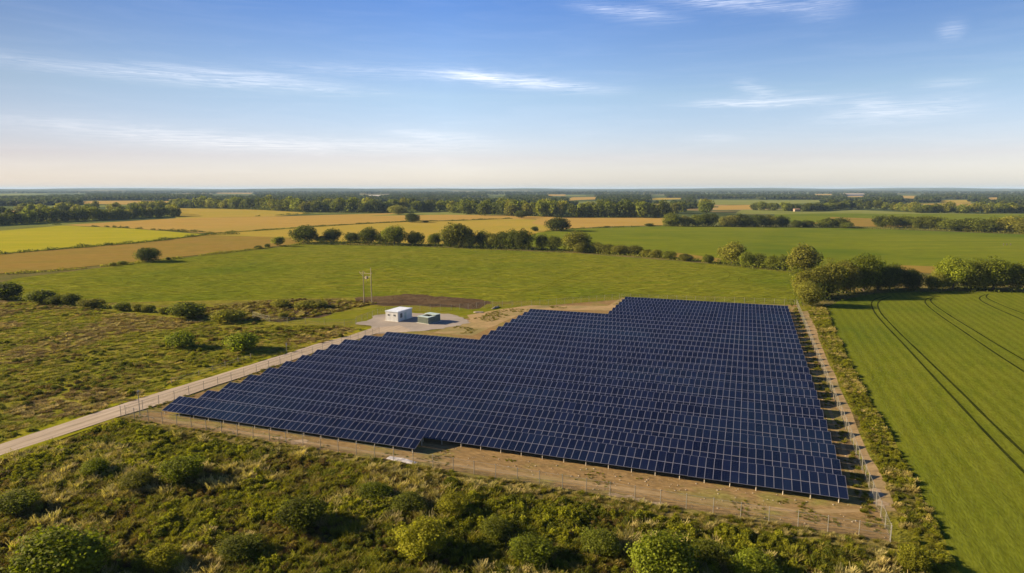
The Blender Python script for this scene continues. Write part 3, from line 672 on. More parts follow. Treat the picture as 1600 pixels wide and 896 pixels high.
group_row([(1266, 478, 440, 42, 'olive', 'pale low round tree'), (1262, 466, 420, 40, 'olive', 'loose olive tree'), (1292, 464, 404, 48, 'olive', 'tall olive tree'), (1322, 458, 407, 42, 'olive', 'tall shaggy tree'), (1350, 455, 397, 46, 'fresh', 'highest domed tree'), (1372, 454, 412, 32, 'dark', 'dark green tree'),
           (1390, 452, 410, 34, 'dark', 'dark pointed tree'), (1420, 453, 418, 38, 'dark', 'lower dark round tree'), (1462, 453, 424, 28, 'olive', 'pale small tree'), (1488, 452, 400, 48, 'fresh', 'tall sunlit tree'), (1522, 453, 404, 42, 'mid', 'broad tree'),
           (1552, 453, 401, 50, 'fresh', 'tall broad sunlit tree'), (1590, 454, 408, 46, 'mid', 'half visible tree'), (1630, 456, 404, 50, 'mid', 'tree beyond the edge')],
          'in the big hedge behind the green crop', 'trees in the big hedge behind the crop', CR_BIG)
for a in [(232, 409, 385, 32, 'dark', 'lone round dark tree between tan strip and pasture'), (645, 348, 332, 20, 'dark', 'lone round tree on the line between golden and yellow fields'), (870, 361.5, 340, 34, 'dark', 'broad lone dark tree at the far green field corner'),
          (622, 336, 320, 24, 'pale', 'pale yellowish tree in front of the long wood'), (815, 341, 328, 19, 'dark', 'dark tree at the end of the golden field by the wood')]:
    plant('broadleaf_tree', *a, 'tree', CR_MID, 'lone field trees')
for a in [(434, 385, 369, 17, 'mid', 'small upright bush left of the pasture hedge trees'), (418, 387, 380, 9, 'dark', 'tiny dark bush just left of the small upright bush'), (403, 389, 383, 9, 'dark', 'tiny bush at the top left edge of the pasture'),
          (836, 362, 354, 10, 'dark', 'small dark bush left of the broad lone tree'), (665, 348, 344, 9, 'dark', 'tiny bush right of the round lone tree in gold'), (193, 414, 408, 13, 'mid', 'small bush left of the round lone tree'), (178, 416, 410, 12, 'olive', 'second small bush left of the round lone tree'),
          (263, 407, 402, 7, 'dark', 'tiny dark stump of a bush right of the round lone tree'), (1014, 354, 349, 13, 'dark', 'small dark bush at the right end of the golden stubble'), (948, 356, 353, 11, 'dark', 'tiny bush on the edge of the golden stubble')]:
    plant('field_bush', *a, 'bush', CR_FAR, 'small bushes on field edges')
group_row([(1049, 354, 332, 26, 'mid', rnd), (1070, 354, 337, 20, 'pale', rnd), (1090, 354, 334, 24, 'mid', rnd), (1108, 354, 333, 24, 'dark', rnd), (1132, 355, 337, 16, 'pale', slim), (1144, 355, 335, 22, 'pale', rnd), (1160, 355, 334, 24, 'dark', rnd), (1180, 355, 334, 28, 'dark', big),
           (1203, 355, 335, 24, 'olive', rnd), (1222, 355, 336, 20, 'dark', slim), (1243, 356, 343, 14, 'dark', low), (1262, 356, 344, 18, 'dark', low), (1290, 356, 340, 26, 'mid', rnd), (1310, 356, 339, 26, 'mid', rnd), (1322, 357, 347, 18, 'mid', low)],
          'in the line beyond the far green field', 'trees in the line beyond the far green field', CR_MID)
group_row([(1376, 355, 336, 24, 'dark', rnd), (1396, 356, 336, 28, 'mid', rnd), (1416, 356, 336, 26, 'mid', rnd), (1437, 357, 337, 28, 'mid', big), (1460, 358, 337, 30, 'mid', rnd), (1492, 361, 341, 38, 'mid', big), (1515, 361, 340, 26, 'dark', rnd), (1538, 363, 341, 40, 'mid', big), (1560, 363, 339, 32, 'mid', rnd), (1580, 364, 338, 40, 'olive', big), (1605, 366, 342, 36, 'olive', rnd), (1510, 362, 355, 20, 'olive', low)],
          'in the copse at the far right', 'trees in the copse at the right', CR_MID)
# left hedge and the bushes of the rough meadow
group_row([(10, 467, 436, 44, 'dark', 'large dark bush'), (66, 473, 449, 44, 'mid', 'wide green bush'), (90, 475, 459, 26, 'mid', 'round bush'), (112, 476, 457, 22, 'mid', 'upright bush'), (143, 481, 465, 30, 'olive', 'pale bush'), (193, 485, 470, 22, 'mid', 'round dark bush'), (215, 487, 473, 18, 'olive', 'small pale bush'), (232, 488, 474, 18, 'olive', 'small pale bush'), (260, 490, 478, 18, 'olive', 'small bush')],
          'on the left edge of pasture', 'bushes along the left edge of the pasture', CR_BUSH, 'bush', 'hedge_bush')
for a in [(285, 543, 515, 42, 'fresh', 'round green bush alone in the rough meadow, left one of a pair'), (378, 549, 516, 46, 'fresh', 'round green bush nearest the lane, right one of a pair'), (292, 497, 470, 48, 'mid', 'wide dark bush at the edge of brown scrub and meadow'), (356, 503, 481, 42, 'olive', 'yellowish round bush right of the wide dark bush'), (443, 499, 487, 13, 'olive', 'small bush by the wire fence in the meadow'),
          (440, 480, 466, 26, 'olive', 'pale grassy mound of bramble on the brown bank'), (485, 482, 468, 40, 'olive', 'dull bramble mound on the brown bank')]:
    plant('meadow_bush', *a, 'bush', CR_BUSH, 'bushes of the rough meadow')
# shrubs of the foreground scrub
for a in [(95, 905, 818, 122, 'fresh', 'largest leafy dark green shrub in the lower left corner'), (262, 888, 848, 52, 'lime', 'bright yellow green shrub right of the largest shrub'), (656, 866, 808, 68, 'lime', 'bright yellow flowering shrub in the lower middle'), (475, 826, 774, 64, 'mid', 'round grey green shrub left of the middle'),
          (150, 745, 714, 36, 'fresh', 'small green shrub near the lane on the left'), (288, 752, 708, 56, 'fresh', 'broad green shrub below the front fence on the left'), (215, 765, 735, 44, 'olive', 'olive shrub between two green shrubs near the lane'), (833, 878, 838, 62, 'fresh', 'rounded green shrub at the bottom right of the yellow one'),
          (1036, 905, 826, 92, 'fresh', 'tall leafy shrub at the bottom edge right of the middle'), (585, 782, 752, 44, 'fresh', 'green shrub on the slope under the fence middle'), (706, 803, 772, 46, 'lime', 'small lime shrub above the yellow flowering shrub'), (775, 838, 806, 42, 'mid', 'dull shrub right of the yellow flowering shrub'),
          (1180, 905, 862, 62, 'fresh', 'leafy shrub at the bottom edge under the fence corner'), (935, 862, 826, 56, 'mid', 'dark shrub left of the tall leafy shrub'), (1110, 880, 845, 50, 'mid', 'dark shrub right of the tall leafy shrub'), (640, 800, 772, 52, 'mid', 'grey green shrub above left of the yellow shrub'),
          (1425, 890, 850, 40, 'lime', 'sunlit shrub just outside the near fence corner'), (380, 870, 838, 60, 'mid', 'dull green shrub between the lower left and middle'), (30, 800, 765, 60, 'mid', 'dull shrub at the left edge of the scrub')]:
    plant('scrub_shrub', *a, 'shrub', CR_NEAR, 'shrubs of the foreground scrub')
# posts far off in the far green field
for k, x in enumerate((1568, 1573, 1579)):
    mb = MB(); mb.tube((0, 0, 0), (0, 0, 1.5), 0.3, 0.2); o = mb.build('timber_post', BARK); o.location = (*g2(x, 384), 0); tag(o, ['left', 'middle', 'right'][k] + ' one of three pale stumps far out in the green field', 'post', 'stumps in the far field')

# woods of trees one can tell apart
def wood(poly, n, hgt, wid, tones, label, group, first_rank=None, minsep=0.55, lib=CR_FAR):
    pts = [Vector(p) for p in poly]; xs = [p.x for p in pts]; ys = [p.y for p in pts]
    got = []
    if first_rank:
        q = densify(px(*first_rank), wid * 0.72, 0, False); got += [(x + random.uniform(-1, 1) * wid * 0.15, y + random.uniform(0, 0.4) * wid) for x, y in q]
    tries = 0
    while len(got) < n and tries < 20000:
        tries += 1; x, y = random.uniform(min(xs), max(xs)), random.uniform(min(ys), max(ys))
        inside = False; j = len(pts) - 1
        for i in range(len(pts)):
            if (pts[i].y > y) != (pts[j].y > y) and x < (pts[j].x - pts[i].x) * (y - pts[i].y) / (pts[j].y - pts[i].y) + pts[i].x: inside = not inside
            j = i
        if inside and all((x - a) ** 2 + (y - b_) ** 2 > (wid * minsep) ** 2 for a, b_ in got): got.append((x, y))
    for x, y in got:
        s = random.uniform(0.78, 1.15)
        plant('woodland_tree', 0, 0, 0, 0, random.choice(tones), label, 'tree', lib, group, parts=False, xy=(x, y), hw=(hgt * s, wid * random.uniform(1.0, 1.45)))
wood(px((-160, 358), (0, 352), (60, 347), (270, 337), (262, 326), (0, 330), (-160, 332)), 120, 15.5, 15, ['dark', 'dark', 'mid', 'olive'], 'dark rounded tree in the dense wood left of the golden fields', 'trees of the dense wood on the left', [(-100, 357), (0, 352), (62, 348), (130, 345), (275, 338)])
wood(px((720, 339), (1010, 339), (1120, 336), (1120, 331), (720, 331)), 66, 21, 18, ['dark', 'mid', 'mid', 'olive'], 'rounded tree in the long wood behind the golden stubble', 'trees of the long wood in the middle', [(706, 333), (760, 335), (850, 339), (1040, 341)])
wood(px((270, 326), (400, 327), (520, 332), (700, 330), (700, 324), (270, 321)), 62, 22, 21, ['dark', 'mid', 'mid', 'olive'], 'rounded tree in the wood along the top of the golden fields', 'trees of the wood above the golden fields', [(268, 325), (345, 326.5), (400, 328), (480, 332), (590, 333), (700, 330)])
wood(px((1160, 330), (1240, 330), (1400, 327), (1390, 322), (1180, 324)), 34, 15, 17, ['dark', 'mid'], 'dark tree in the belt among the pale green fields at right', 'trees of the belt among pale fields', [(1182, 329), (1260, 331), (1330, 327), (1400, 328)])
wood(px((1440, 335), (1530, 335), (1610, 333), (1700, 333), (1700, 324), (1540, 325), (1440, 331)), 44, 15, 16, ['mid', 'olive', 'mid'], 'green tree in the far copse round the golden strip at right', 'trees of the far copse at right', [(1400, 329), (1440, 333), (1540, 333.5), (1610, 333)])

# low hedges
def hedge(pts, hgt, wid, tone, label, leaf=0.6, dens=7.0, gappy=0.0):
    g = densify(px(*pts), max(1.2, wid * 0.7), wid * 0.3, False, pts[0][0] * 0.01); P = []; N = []; T = []
    for x, y in g:
        hh = hgt * (0.75 + 0.8 * mnoise.fractal(Vector((x / 11.0, y / 11.0, 2)), 1, 2, 3))
        if gappy and mnoise.noise(Vector((x / 16.0, y / 16.0, 9))) < gappy - 0.5: continue
        hh = max(0.4 * hgt, hh); k = int(dens * hh * 1.2 / leaf) + 4
        d = sphere_dirs(k); d[:, 2] = np.abs(d[:, 2]); q = d * rng.uniform(0.6, 1.05, k)[:, None] * np.array([wid * 0.65, wid * 0.65, hh])
        P.append(q + np.array([x, y, 0])); N.append(d + rng.normal(0, 0.5, d.shape)); T.append(np.clip(rng.normal(0.5, 0.25, k) + 0.2 * mnoise.noise(Vector((x / 6, y / 6, 4))), 0, 1))
    P = np.concatenate(P); v, f = leaf_quads(P, np.concatenate(N), rng.uniform(0.6, 1.3, len(P)) * leaf)
    o = link('hedge', np_mesh('hedge', v, f, [LEAF], tint=np.concatenate(T))); o.color = (*TONE[tone], 1); tag(o, label, 'hedge', 'hedges between the fields')
hedge([(-100, 407), (0, 398), (110, 389), (230, 379), (325, 367.5), (372, 366.5)], 2.4, 2.4, 'dark', 'thin dark hedge below the yellow green field')
hedge([(85, 351.5), (145, 354), (210, 358), (270, 361.5), (330, 364)], 2.6, 3, 'dark', 'broken dark hedge along the top of the yellow green field', gappy=0.42)
hedge([(0, 430), (100, 423), (160, 417), (235, 409.5), (320, 399), (400, 390), (470, 382)], 1.4, 1.8, 'olive', 'low hedge between tan stubble and pasture on the left', 0.5, gappy=0.3)
hedge([(325, 366), (400, 361.5), (500, 354.5), (575, 350), (637, 347), (700, 346), (800, 342)], 1.8, 2, 'dark', 'thin hedge line crossing the golden fields')
hedge([(400, 338.5), (440, 336.5), (500, 333)], 2.4, 3, 'dark', 'dotted hedge across the upper golden field', gappy=0.5)
hedge([(835, 364), (870, 361), (905, 358), (1000, 354.5), (1040, 353.5)], 1.8, 2.5, 'mid', 'low hedge between golden stubble and far green field', gappy=0.35)
hedge([(470, 382), (640, 385), (690, 386.5)], 5.0, 6, 'dark', 'dark undergrowth hedge under the left trees behind the pasture', 0.6)
hedge([(690, 386.5), (800, 391), (915, 395)], 9.5, 9, 'dark', 'thick dark undergrowth hedge under the crowded trees behind the pasture', 0.6)
hedge([(915, 395), (1000, 401), (1112, 411)], 3.2, 4.5, 'olive', 'low olive hedge on the right half behind the pasture', 0.6)
hedge([(1125, 413), (1160, 418), (1240, 425), (1256, 440), (1252, 462)], 4.2, 5, 'mid', 'green hedge rounding the right corner of the pasture', 0.6)
hedge([(1254, 478), (1290, 468), (1340, 459), (1400, 455), (1500, 455), (1640, 457)], 8.0, 9, 'dark', 'thick dark hedge bottom behind the green crop', 0.55)
hedge([(1040, 354), (1200, 355), (1330, 357)], 6, 7, 'dark', 'dark hedge bottom under the tree line beyond the far green field', 0.8)
hedge([(1335, 357), (1370, 358), (1480, 361), (1620, 367)], 3, 4, 'olive', 'low hedge in front of the copse at right', 0.6)
hedge([(0, 467), (60, 472), (130, 478), (200, 485), (262, 490)], 2.0, 3, 'olive', 'scrubby hedge line on the left between meadow and pasture', 0.4)

# ------------------------------------------------------------------ scatter (geometry nodes) for what nobody could count
def scatter(name, pts, scl, idx, coll, zoff=0.05):
    me = bpy.data.meshes.new(name); n = len(pts)
    v = np.zeros((n, 3), np.float32); v[:, :2] = pts; v[:, 2] = zoff
    me.vertices.add(n); me.vertices.foreach_set('co', v.ravel())
    for an, typ, val in (('scl', 'FLOAT_VECTOR', np.asarray(scl, np.float32)), ('rz', 'FLOAT_VECTOR', np.stack([rng.normal(0, 0.06, n), rng.normal(0, 0.06, n), rng.uniform(0, 6.28, n)], 1).astype(np.float32))):
        a = me.attributes.new(an, typ, 'POINT'); a.data.foreach_set('vector', val.ravel())
    a = me.attributes.new('pick', 'INT', 'POINT'); a.data.foreach_set('value', np.asarray(idx, np.int32))
    o = link(name, me); o['kind'] = 'stuff'
    g = bpy.data.node_groups.new(name, 'GeometryNodeTree')
    g.interface.new_socket('Geometry', in_out='INPUT', socket_type='NodeSocketGeometry'); g.interface.new_socket('Geometry', in_out='OUTPUT', socket_type='NodeSocketGeometry')
    N_ = g.nodes; L_ = g.links
    gi, go = N_.new('NodeGroupInput'), N_.new('NodeGroupOutput'); ip = N_.new('GeometryNodeInstanceOnPoints'); ci = N_.new('GeometryNodeCollectionInfo')
    ci.inputs[0].default_value = coll; ci.inputs[1].default_value = True; ci.inputs[2].default_value = True
    def attr(nm, typ):
        q = N_.new('GeometryNodeInputNamedAttribute'); q.data_type = typ; q.inputs[0].default_value = nm; return q.outputs[0]
    e = N_.new('FunctionNodeEulerToRotation'); L_.new(attr('rz', 'FLOAT_VECTOR'), e.inputs[0])
    L_.new(gi.outputs[0], ip.inputs['Points']); L_.new(ci.outputs[0], ip.inputs['Instance']); ip.inputs['Pick Instance'].default_value = True
    L_.new(attr('pick', 'INT'), ip.inputs['Instance Index']); L_.new(e.outputs[0], ip.inputs['Rotation']); L_.new(attr('scl', 'FLOAT_VECTOR'), ip.inputs['Scale']); L_.new(ip.outputs[0], go.inputs[0])
    md = o.modifiers.new('scatter', 'NODES'); md.node_group = g
    return o
def clump_mesh(n, leaf, spread, h, up):
    """a weedy clump about 1 m across: leaves in a low dome"""
    a = rng.uniform(0, 6.28, n); r = np.sqrt(rng.random(n)) * spread
    top = h * (1 - 0.6 * (r / spread) ** 2); z = rng.uniform(0.05, 1, n) ** 0.7 * top * rng.uniform(0.8, 1.15, n)
    P = np.stack([r * np.cos(a), r * np.sin(a), z], 1); N = np.stack([np.cos(a) * r, np.sin(a) * r, np.full(n, up)], 1) + rng.normal(0, 0.5, (n, 3))
    v, f = leaf_quads(P, N, rng.uniform(0.5, 1.4, n) * leaf)
    return np_mesh('clump', v, f, [LEAF], tint=np.clip(rng.normal(0.5, 0.2, n) + 0.25 * (z / h - 0.5), 0, 1))
def blade_mesh(n, spread, h, w, lean, head=0.0):
    a = rng.uniform(0, 6.28, n); r = np.sqrt(rng.random(n)) * spread; b = rng.uniform(0, 6.28, n)
    p = np.stack([r * np.cos(a), r * np.sin(a), np.zeros(n)], 1); hh = h * rng.uniform(0.5, 1.1, n)
    d = np.stack([np.cos(b) * lean * hh, np.sin(b) * lean * hh, hh], 1) * rng.uniform(0.6, 1.0, (n, 1)); s = np.stack([-np.sin(b), np.cos(b), 0 * b], 1) * w / 2
    m = p + d * 0.55 + np.array([0, 0, 0.04]); t = p + d * np.array([1.25, 1.25, 1.0])
    k = 0.35 + head
    v = np.stack([p - s, p + s, m + s, m - s, t + s * k, t - s * k], 1).reshape(-1, 3); i = np.arange(n)[:, None] * 6
    f = np.concatenate([i + np.array([0, 1, 2, 3]), i + np.array([3, 2, 4, 5])])
    tn = np.clip(rng.normal(0.5, 0.25, n), 0, 1)
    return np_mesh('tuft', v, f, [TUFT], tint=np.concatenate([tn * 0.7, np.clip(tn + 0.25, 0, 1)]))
def coll_of(name, specs):
    c = bpy.data.collections.new(name)
    for k, (me, col) in enumerate(specs):
        a = me.attributes.new('base', 'FLOAT_COLOR', 'FACE'); a.data.foreach_set('color', np.tile(np.array([*col, 1], np.float32), len(me.polygons)))
        me.materials[0] = LEAF_S if me.materials[0] == LEAF else TUFT_S
        o = bpy.data.objects.new('%s_%02d' % (name.replace(' ', '_'), k), me); o.color = (*col, 1); c.objects.link(o)
    return c
WEEDS = coll_of('weed clumps', [(clump_mesh(520, 0.11, 0.55, 0.75, 0.4), (0.112, 0.124, 0.013)), (clump_mesh(480, 0.12, 0.55, 0.6, 0.5), (0.15, 0.15, 0.016)), (clump_mesh(460, 0.10, 0.5, 0.95, 0.3), (0.088, 0.102, 0.013)), (clump_mesh(420, 0.12, 0.6, 0.5, 0.5), (0.175, 0.16, 0.024)),
                                (clump_mesh(420, 0.10, 0.6, 0.5, 0.3), (0.105, 0.072, 0.028)), (clump_mesh(440, 0.11, 0.5, 0.7, 0.3), (0.14, 0.105, 0.032)), (clump_mesh(440, 0.11, 0.5, 0.85, 0.4), (0.19, 0.195, 0.014))])
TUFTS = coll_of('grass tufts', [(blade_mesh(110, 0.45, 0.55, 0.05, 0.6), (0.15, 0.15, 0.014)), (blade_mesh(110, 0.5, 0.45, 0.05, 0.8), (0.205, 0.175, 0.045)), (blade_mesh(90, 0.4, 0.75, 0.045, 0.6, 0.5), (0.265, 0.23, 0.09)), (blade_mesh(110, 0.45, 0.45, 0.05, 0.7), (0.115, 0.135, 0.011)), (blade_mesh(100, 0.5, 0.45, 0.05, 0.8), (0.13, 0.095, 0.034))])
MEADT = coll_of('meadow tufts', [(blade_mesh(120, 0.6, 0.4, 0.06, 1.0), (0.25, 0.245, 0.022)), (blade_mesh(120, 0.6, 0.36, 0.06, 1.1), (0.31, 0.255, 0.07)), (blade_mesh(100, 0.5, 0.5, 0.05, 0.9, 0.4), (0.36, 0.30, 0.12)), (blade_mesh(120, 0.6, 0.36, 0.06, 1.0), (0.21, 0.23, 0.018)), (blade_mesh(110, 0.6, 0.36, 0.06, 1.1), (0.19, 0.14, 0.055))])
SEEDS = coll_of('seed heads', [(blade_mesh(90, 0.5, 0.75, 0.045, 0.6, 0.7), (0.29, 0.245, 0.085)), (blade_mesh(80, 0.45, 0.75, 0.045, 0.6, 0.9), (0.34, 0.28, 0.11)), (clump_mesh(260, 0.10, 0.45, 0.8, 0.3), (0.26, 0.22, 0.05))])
def in_poly(x, y, poly):
    ins = np.zeros(len(x), bool); j = len(poly) - 1
    for i in range(len(poly)):
        xi, yi = poly[i]; xj, yj = poly[j]
        c = ((yi > y) != (yj > y)) & (x < (xj - xi) * (y - yi) / (yj - yi + 1e-12) + xi); ins ^= c; j = i
    return ins
def vnoise(x, y, s, seed):
    """quick value noise 0..1"""
    r = np.random.default_rng(seed).random((64, 64)); X, Y = x / s, y / s
    xi, yi = np.floor(X).astype(int), np.floor(Y).astype(int); fx, fy = X - xi, Y - yi; fx, fy = fx * fx * (3 - 2 * fx), fy * fy * (3 - 2 * fy)
    q = lambda a, b_: r[a % 64, b_ % 64]
    return (q(xi, yi) * (1 - fx) + q(xi + 1, yi) * fx) * (1 - fy) + (q(xi, yi + 1) * (1 - fx) + q(xi + 1, yi + 1) * fx) * fy
def fill(poly, dens):
    p = np.array(poly); lo, hi = p.min(0), p.max(0); n = int((hi - lo).prod() * dens)
    x, y = rng.uniform(lo[0], hi[0], n), rng.uniform(lo[1], hi[1], n); k = in_poly(x, y, poly); return x[k], y[k]
def sc3(s, tall=1.0): return np.stack([s, s, s * tall], 1)
# foreground scrub
poly = px((-420, 930), (-20, 726), (190, 664), (330, 692), (664, 748), (1000, 806), (1390, 872), (1470, 915), (1560, 1010), (900, 1180), (100, 1180), (-420, 1100))
x, y = fill(poly, 5.2)
d1, d2 = vnoise(x, y, 5.5, 1), vnoise(x, y, 2.2, 2)
edge = vnoise(x, y, 14, 3)
s = 0.32 + 1.05 * d1 * d2 + 0.55 * rng.random(len(x)) ** 3; keep = rng.random(len(x)) < 0.45 + 0.6 * d2
pick = np.where(d1 + 0.3 * rng.random(len(x)) > 0.72, rng.choice([0, 1, 6], len(x)), np.where(edge + 0.3 * rng.random(len(x)) > 0.75, rng.choice([4, 5, 3], len(x)), rng.choice([0, 1, 2, 3, 2, 4], len(x))))
scatter('scrub_undergrowth', np.stack([x, y], 1)[keep], sc3(s, 1.0)[keep], pick[keep], WEEDS)
x, y = fill(poly, 1.7); d1 = vnoise(x, y, 5, 11); keep = d1 + 0.5 * rng.random(len(x)) > 0.62
scatter('dry_tall_grass', np.stack([x, y], 1)[keep], sc3(rng.uniform(0.6, 1.5, len(x)), 1.15)[keep], np.where(vnoise(x, y, 8, 12) > 0.55, rng.choice([0, 3, 0, 1], len(x)), rng.choice([0, 1, 2, 2, 4], len(x)))[keep], TUFTS)
# verge along the front fence
poly = [uv(-97, 75.2), uv(18.5, 75.2), uv(18.5, 70.5), uv(-20, 69.8), uv(-60, 70.6), uv(-97, 71)]
x, y = fill(poly, 7.0); pv = x * V[0] + y * V[1]
d1 = vnoise(x, y, 3.0, 5); keep = (rng.random(len(x)) < 0.15 + 0.9 * d1)
scatter('verge_grass', np.stack([x, y], 1)[keep], sc3(rng.uniform(0.35, 0.8, len(x)))[keep], rng.choice([0, 1, 1, 2, 3], len(x))[keep], TUFTS)
# rough meadow left of the lane
mead = px((-300, 640), (-120, 484), (30, 472), (130, 482), (290, 500), (400, 507), (545, 512), (570, 516), (500, 537), (395, 568), (300, 595), (205, 627), (0, 690), (-200, 770))
x, y = fill(mead, 0.95)
d1, d2 = vnoise(x, y, 16, 21), vnoise(x, y, 5, 22); dist = y
keep = rng.random(len(x)) < np.clip(0.25 + 1.1 * d2 * d1 * 2, 0, 1) * np.clip(230 / y, 0.35, 1.2)
pick = np.where(d1 > 0.62, rng.choice([4, 1, 2, 4], len(x)), rng.choice([0, 3, 0, 1, 3], len(x)))
scatter('meadow_grass', np.stack([x, y], 1)[keep], sc3(rng.uniform(0.6, 1.4, len(x)), 0.75)[keep], pick[keep], MEADT)
x, y = fill(mead, 0.34); d1 = vnoise(x, y, 13, 31); d2 = vnoise(x, y, 4, 32); near = np.clip((235 - y) / 90, 0, 1)
keep = (d1 * 0.7 + d2 * 0.5 + 0.25 * near > 0.88) & (rng.random(len(x)) < 0.9)
pick = np.where(d1 > 0.6, rng.choice([4, 5, 3, 2], len(x)), rng.choice([0, 1, 3, 6], len(x)))
scatter('meadow_weeds', np.stack([x, y], 1)[keep], sc3(0.5 + 0.6 * d2 + 0.5 * rng.random(len(x)) ** 2, 0.75)[keep], pick[keep], WEEDS)
# brown scrub on the banks
poly = px((250, 492), (290, 486), (385, 474), (470, 468), (545, 470), (590, 474), (500, 494), (440, 503), (330, 500))
x, y = fill(poly, 1.0); scatter('bank_grass', np.stack([x, y], 1), sc3(rng.uniform(0.5, 1.3, len(x)), 0.9), rng.choice([1, 2, 4, 4, 0], len(x)), TUFTS)
x, y = fill(poly, 0.16); scatter('bank_scrub', np.stack([x, y], 1), sc3(rng.uniform(0.6, 1.4, len(x)), 0.9), rng.choice([4, 5, 4, 3], len(x)), WEEDS)
# field margin on the right: weeds and pale seed heads
marg = px((1262, 484), (1290, 480), (1298, 505), (1326, 565), (1366, 640), (1426, 745), (1494, 896), (1600, 1100), (1500, 1080), (1420, 880), (1402, 800), (1350, 672), (1316, 600), (1288, 540))
x, y = fill(marg, 5.5); d1 = vnoise(x, y, 4, 41); keep = rng.random(len(x)) < 0.25 + d1
scatter('margin_weeds', np.stack([x, y], 1)[keep], sc3(0.4 + 0.5 * d1 + 0.5 * rng.random(len(x)) ** 3, 0.7)[keep], rng.choice([0, 1, 6, 3, 6], len(x))[keep], WEEDS)
x, y = fill(marg, 1.5); d1 = vnoise(x, y, 5, 42); keep = d1 > 0.5
scatter('margin_seed_heads', np.stack([x, y], 1)[keep], sc3(rng.uniform(0.45, 1.0, len(x)))[keep], rng.choice([0, 1, 0, 2], len(x))[keep], SEEDS)
x, y = fill([uv(-96, 75.8), uv(16, 75.8), uv(16, 82), uv(-40, 81.5), uv(-42, 77.6), uv(-96, 77.6)], 5.0); d1 = vnoise(x, y, 3.5, 61); d2 = vnoise(x, y, 1.2, 62); keep = d1 * 0.75 + d2 * 0.35 > 0.72
scatter('sparse_weeds', np.stack([x, y], 1)[keep], sc3(rng.uniform(0.15, 0.42, len(x)))[keep], rng.choice([0, 1, 3, 4], len(x))[keep], TUFTS)
x, y = fill(px((680, 519), (735, 501), (770, 487), (828, 479), (950, 480), (975, 467), (985, 467), (966, 485), (832, 483), (760, 506), (735, 523)), 2.2); d1 = vnoise(x, y, 5, 71); keep = d1 > 0.5
scatter('dry_grass', np.stack([x, y], 1)[keep], sc3(rng.uniform(0.25, 0.6, len(x)))[keep], rng.choice([0, 1, 1, 3], len(x))[keep], TUFTS)
def stone_mesh():
    import bmesh
    bm = bmesh.new(); bmesh.ops.create_icosphere(bm, subdivisions=1, radius=0.5)
    for v_ in bm.verts: v_.co *= random.uniform(0.7, 1.15); v_.co.z *= 0.6
    me = bpy.data.meshes.new('stone'); bm.to_mesh(me); bm.free(); me.materials.append(LEAF); me.attributes.new('tint', 'FLOAT', 'FACE').data.foreach_set('value', np.full(len(me.polygons), 0.5, np.float32)); return me
STONES = coll_of('stones', [(stone_mesh(), (0.36, 0.30, 0.22)), (stone_mesh(), (0.28, 0.22, 0.15)), (stone_mesh(), (0.42, 0.37, 0.3))])
STONE_S = simple('loose stone', (0.34, 0.28, 0.2), 0.95, var=0.3)
for o_ in STONES.objects: o_.data.materials[0] = STONE_S
x, y = fill([uv(-96, 75.8), uv(16, 75.8), uv(16.2, 225), uv(14, 225), uv(14, 83), uv(-40, 82.5), uv(-42, 78), uv(-96, 78)], 1.1); d1 = vnoise(x, y, 3, 81); keep = d1 > 0.35
scatter('loose_stones', np.stack([x, y], 1)[keep], sc3(0.06 + 0.22 * rng.random(len(x)) ** 3)[keep], rng.choice([0, 1, 2], len(x))[keep], STONES, 0.12)
# strips of weeds inside the right fence and along the left fence
x, y = fill([uv(14.6, 77), uv(16.2, 77), uv(16.4, 226), uv(15.0, 226)], 1.8); d1 = vnoise(x, y, 5, 51); keep = d1 > 0.4
scatter('fence_grass', np.stack([x, y], 1)[keep], sc3(rng.uniform(0.4, 0.8, len(x)))[keep], rng.choice([0, 1, 3], len(x))[keep], TUFTS)
x, y = fill([uv(-97.0, 80), uv(-95.2, 80), uv(-89.6, 146), uv(-91.6, 146)], 2.0); d1 = vnoise(x, y, 4, 52); keep = d1 > 0.42
scatter('fence_grass', np.stack([x, y], 1)[keep], sc3(rng.uniform(0.35, 0.7, len(x)))[keep], rng.choice([0, 1, 1, 3], len(x))[keep], TUFTS)
for pts_, h_, lab in (([(-100, 357), (0, 352), (62, 348), (130, 345), (275, 338)], 8, 'dark leafy edge at the foot of the dense wood on the left'), ([(706, 333), (760, 335), (850, 339), (1040, 341)], 9, 'dark leafy edge at the foot of the long wood in the middle'),
                      ([(268, 325), (345, 326.5), (400, 328), (480, 332), (590, 333), (700, 330)], 9, 'dark leafy edge at the foot of the wood above golden fields')):
    hedge(pts_, h_, 10, 'dark', lab, 1.5, 9.0)
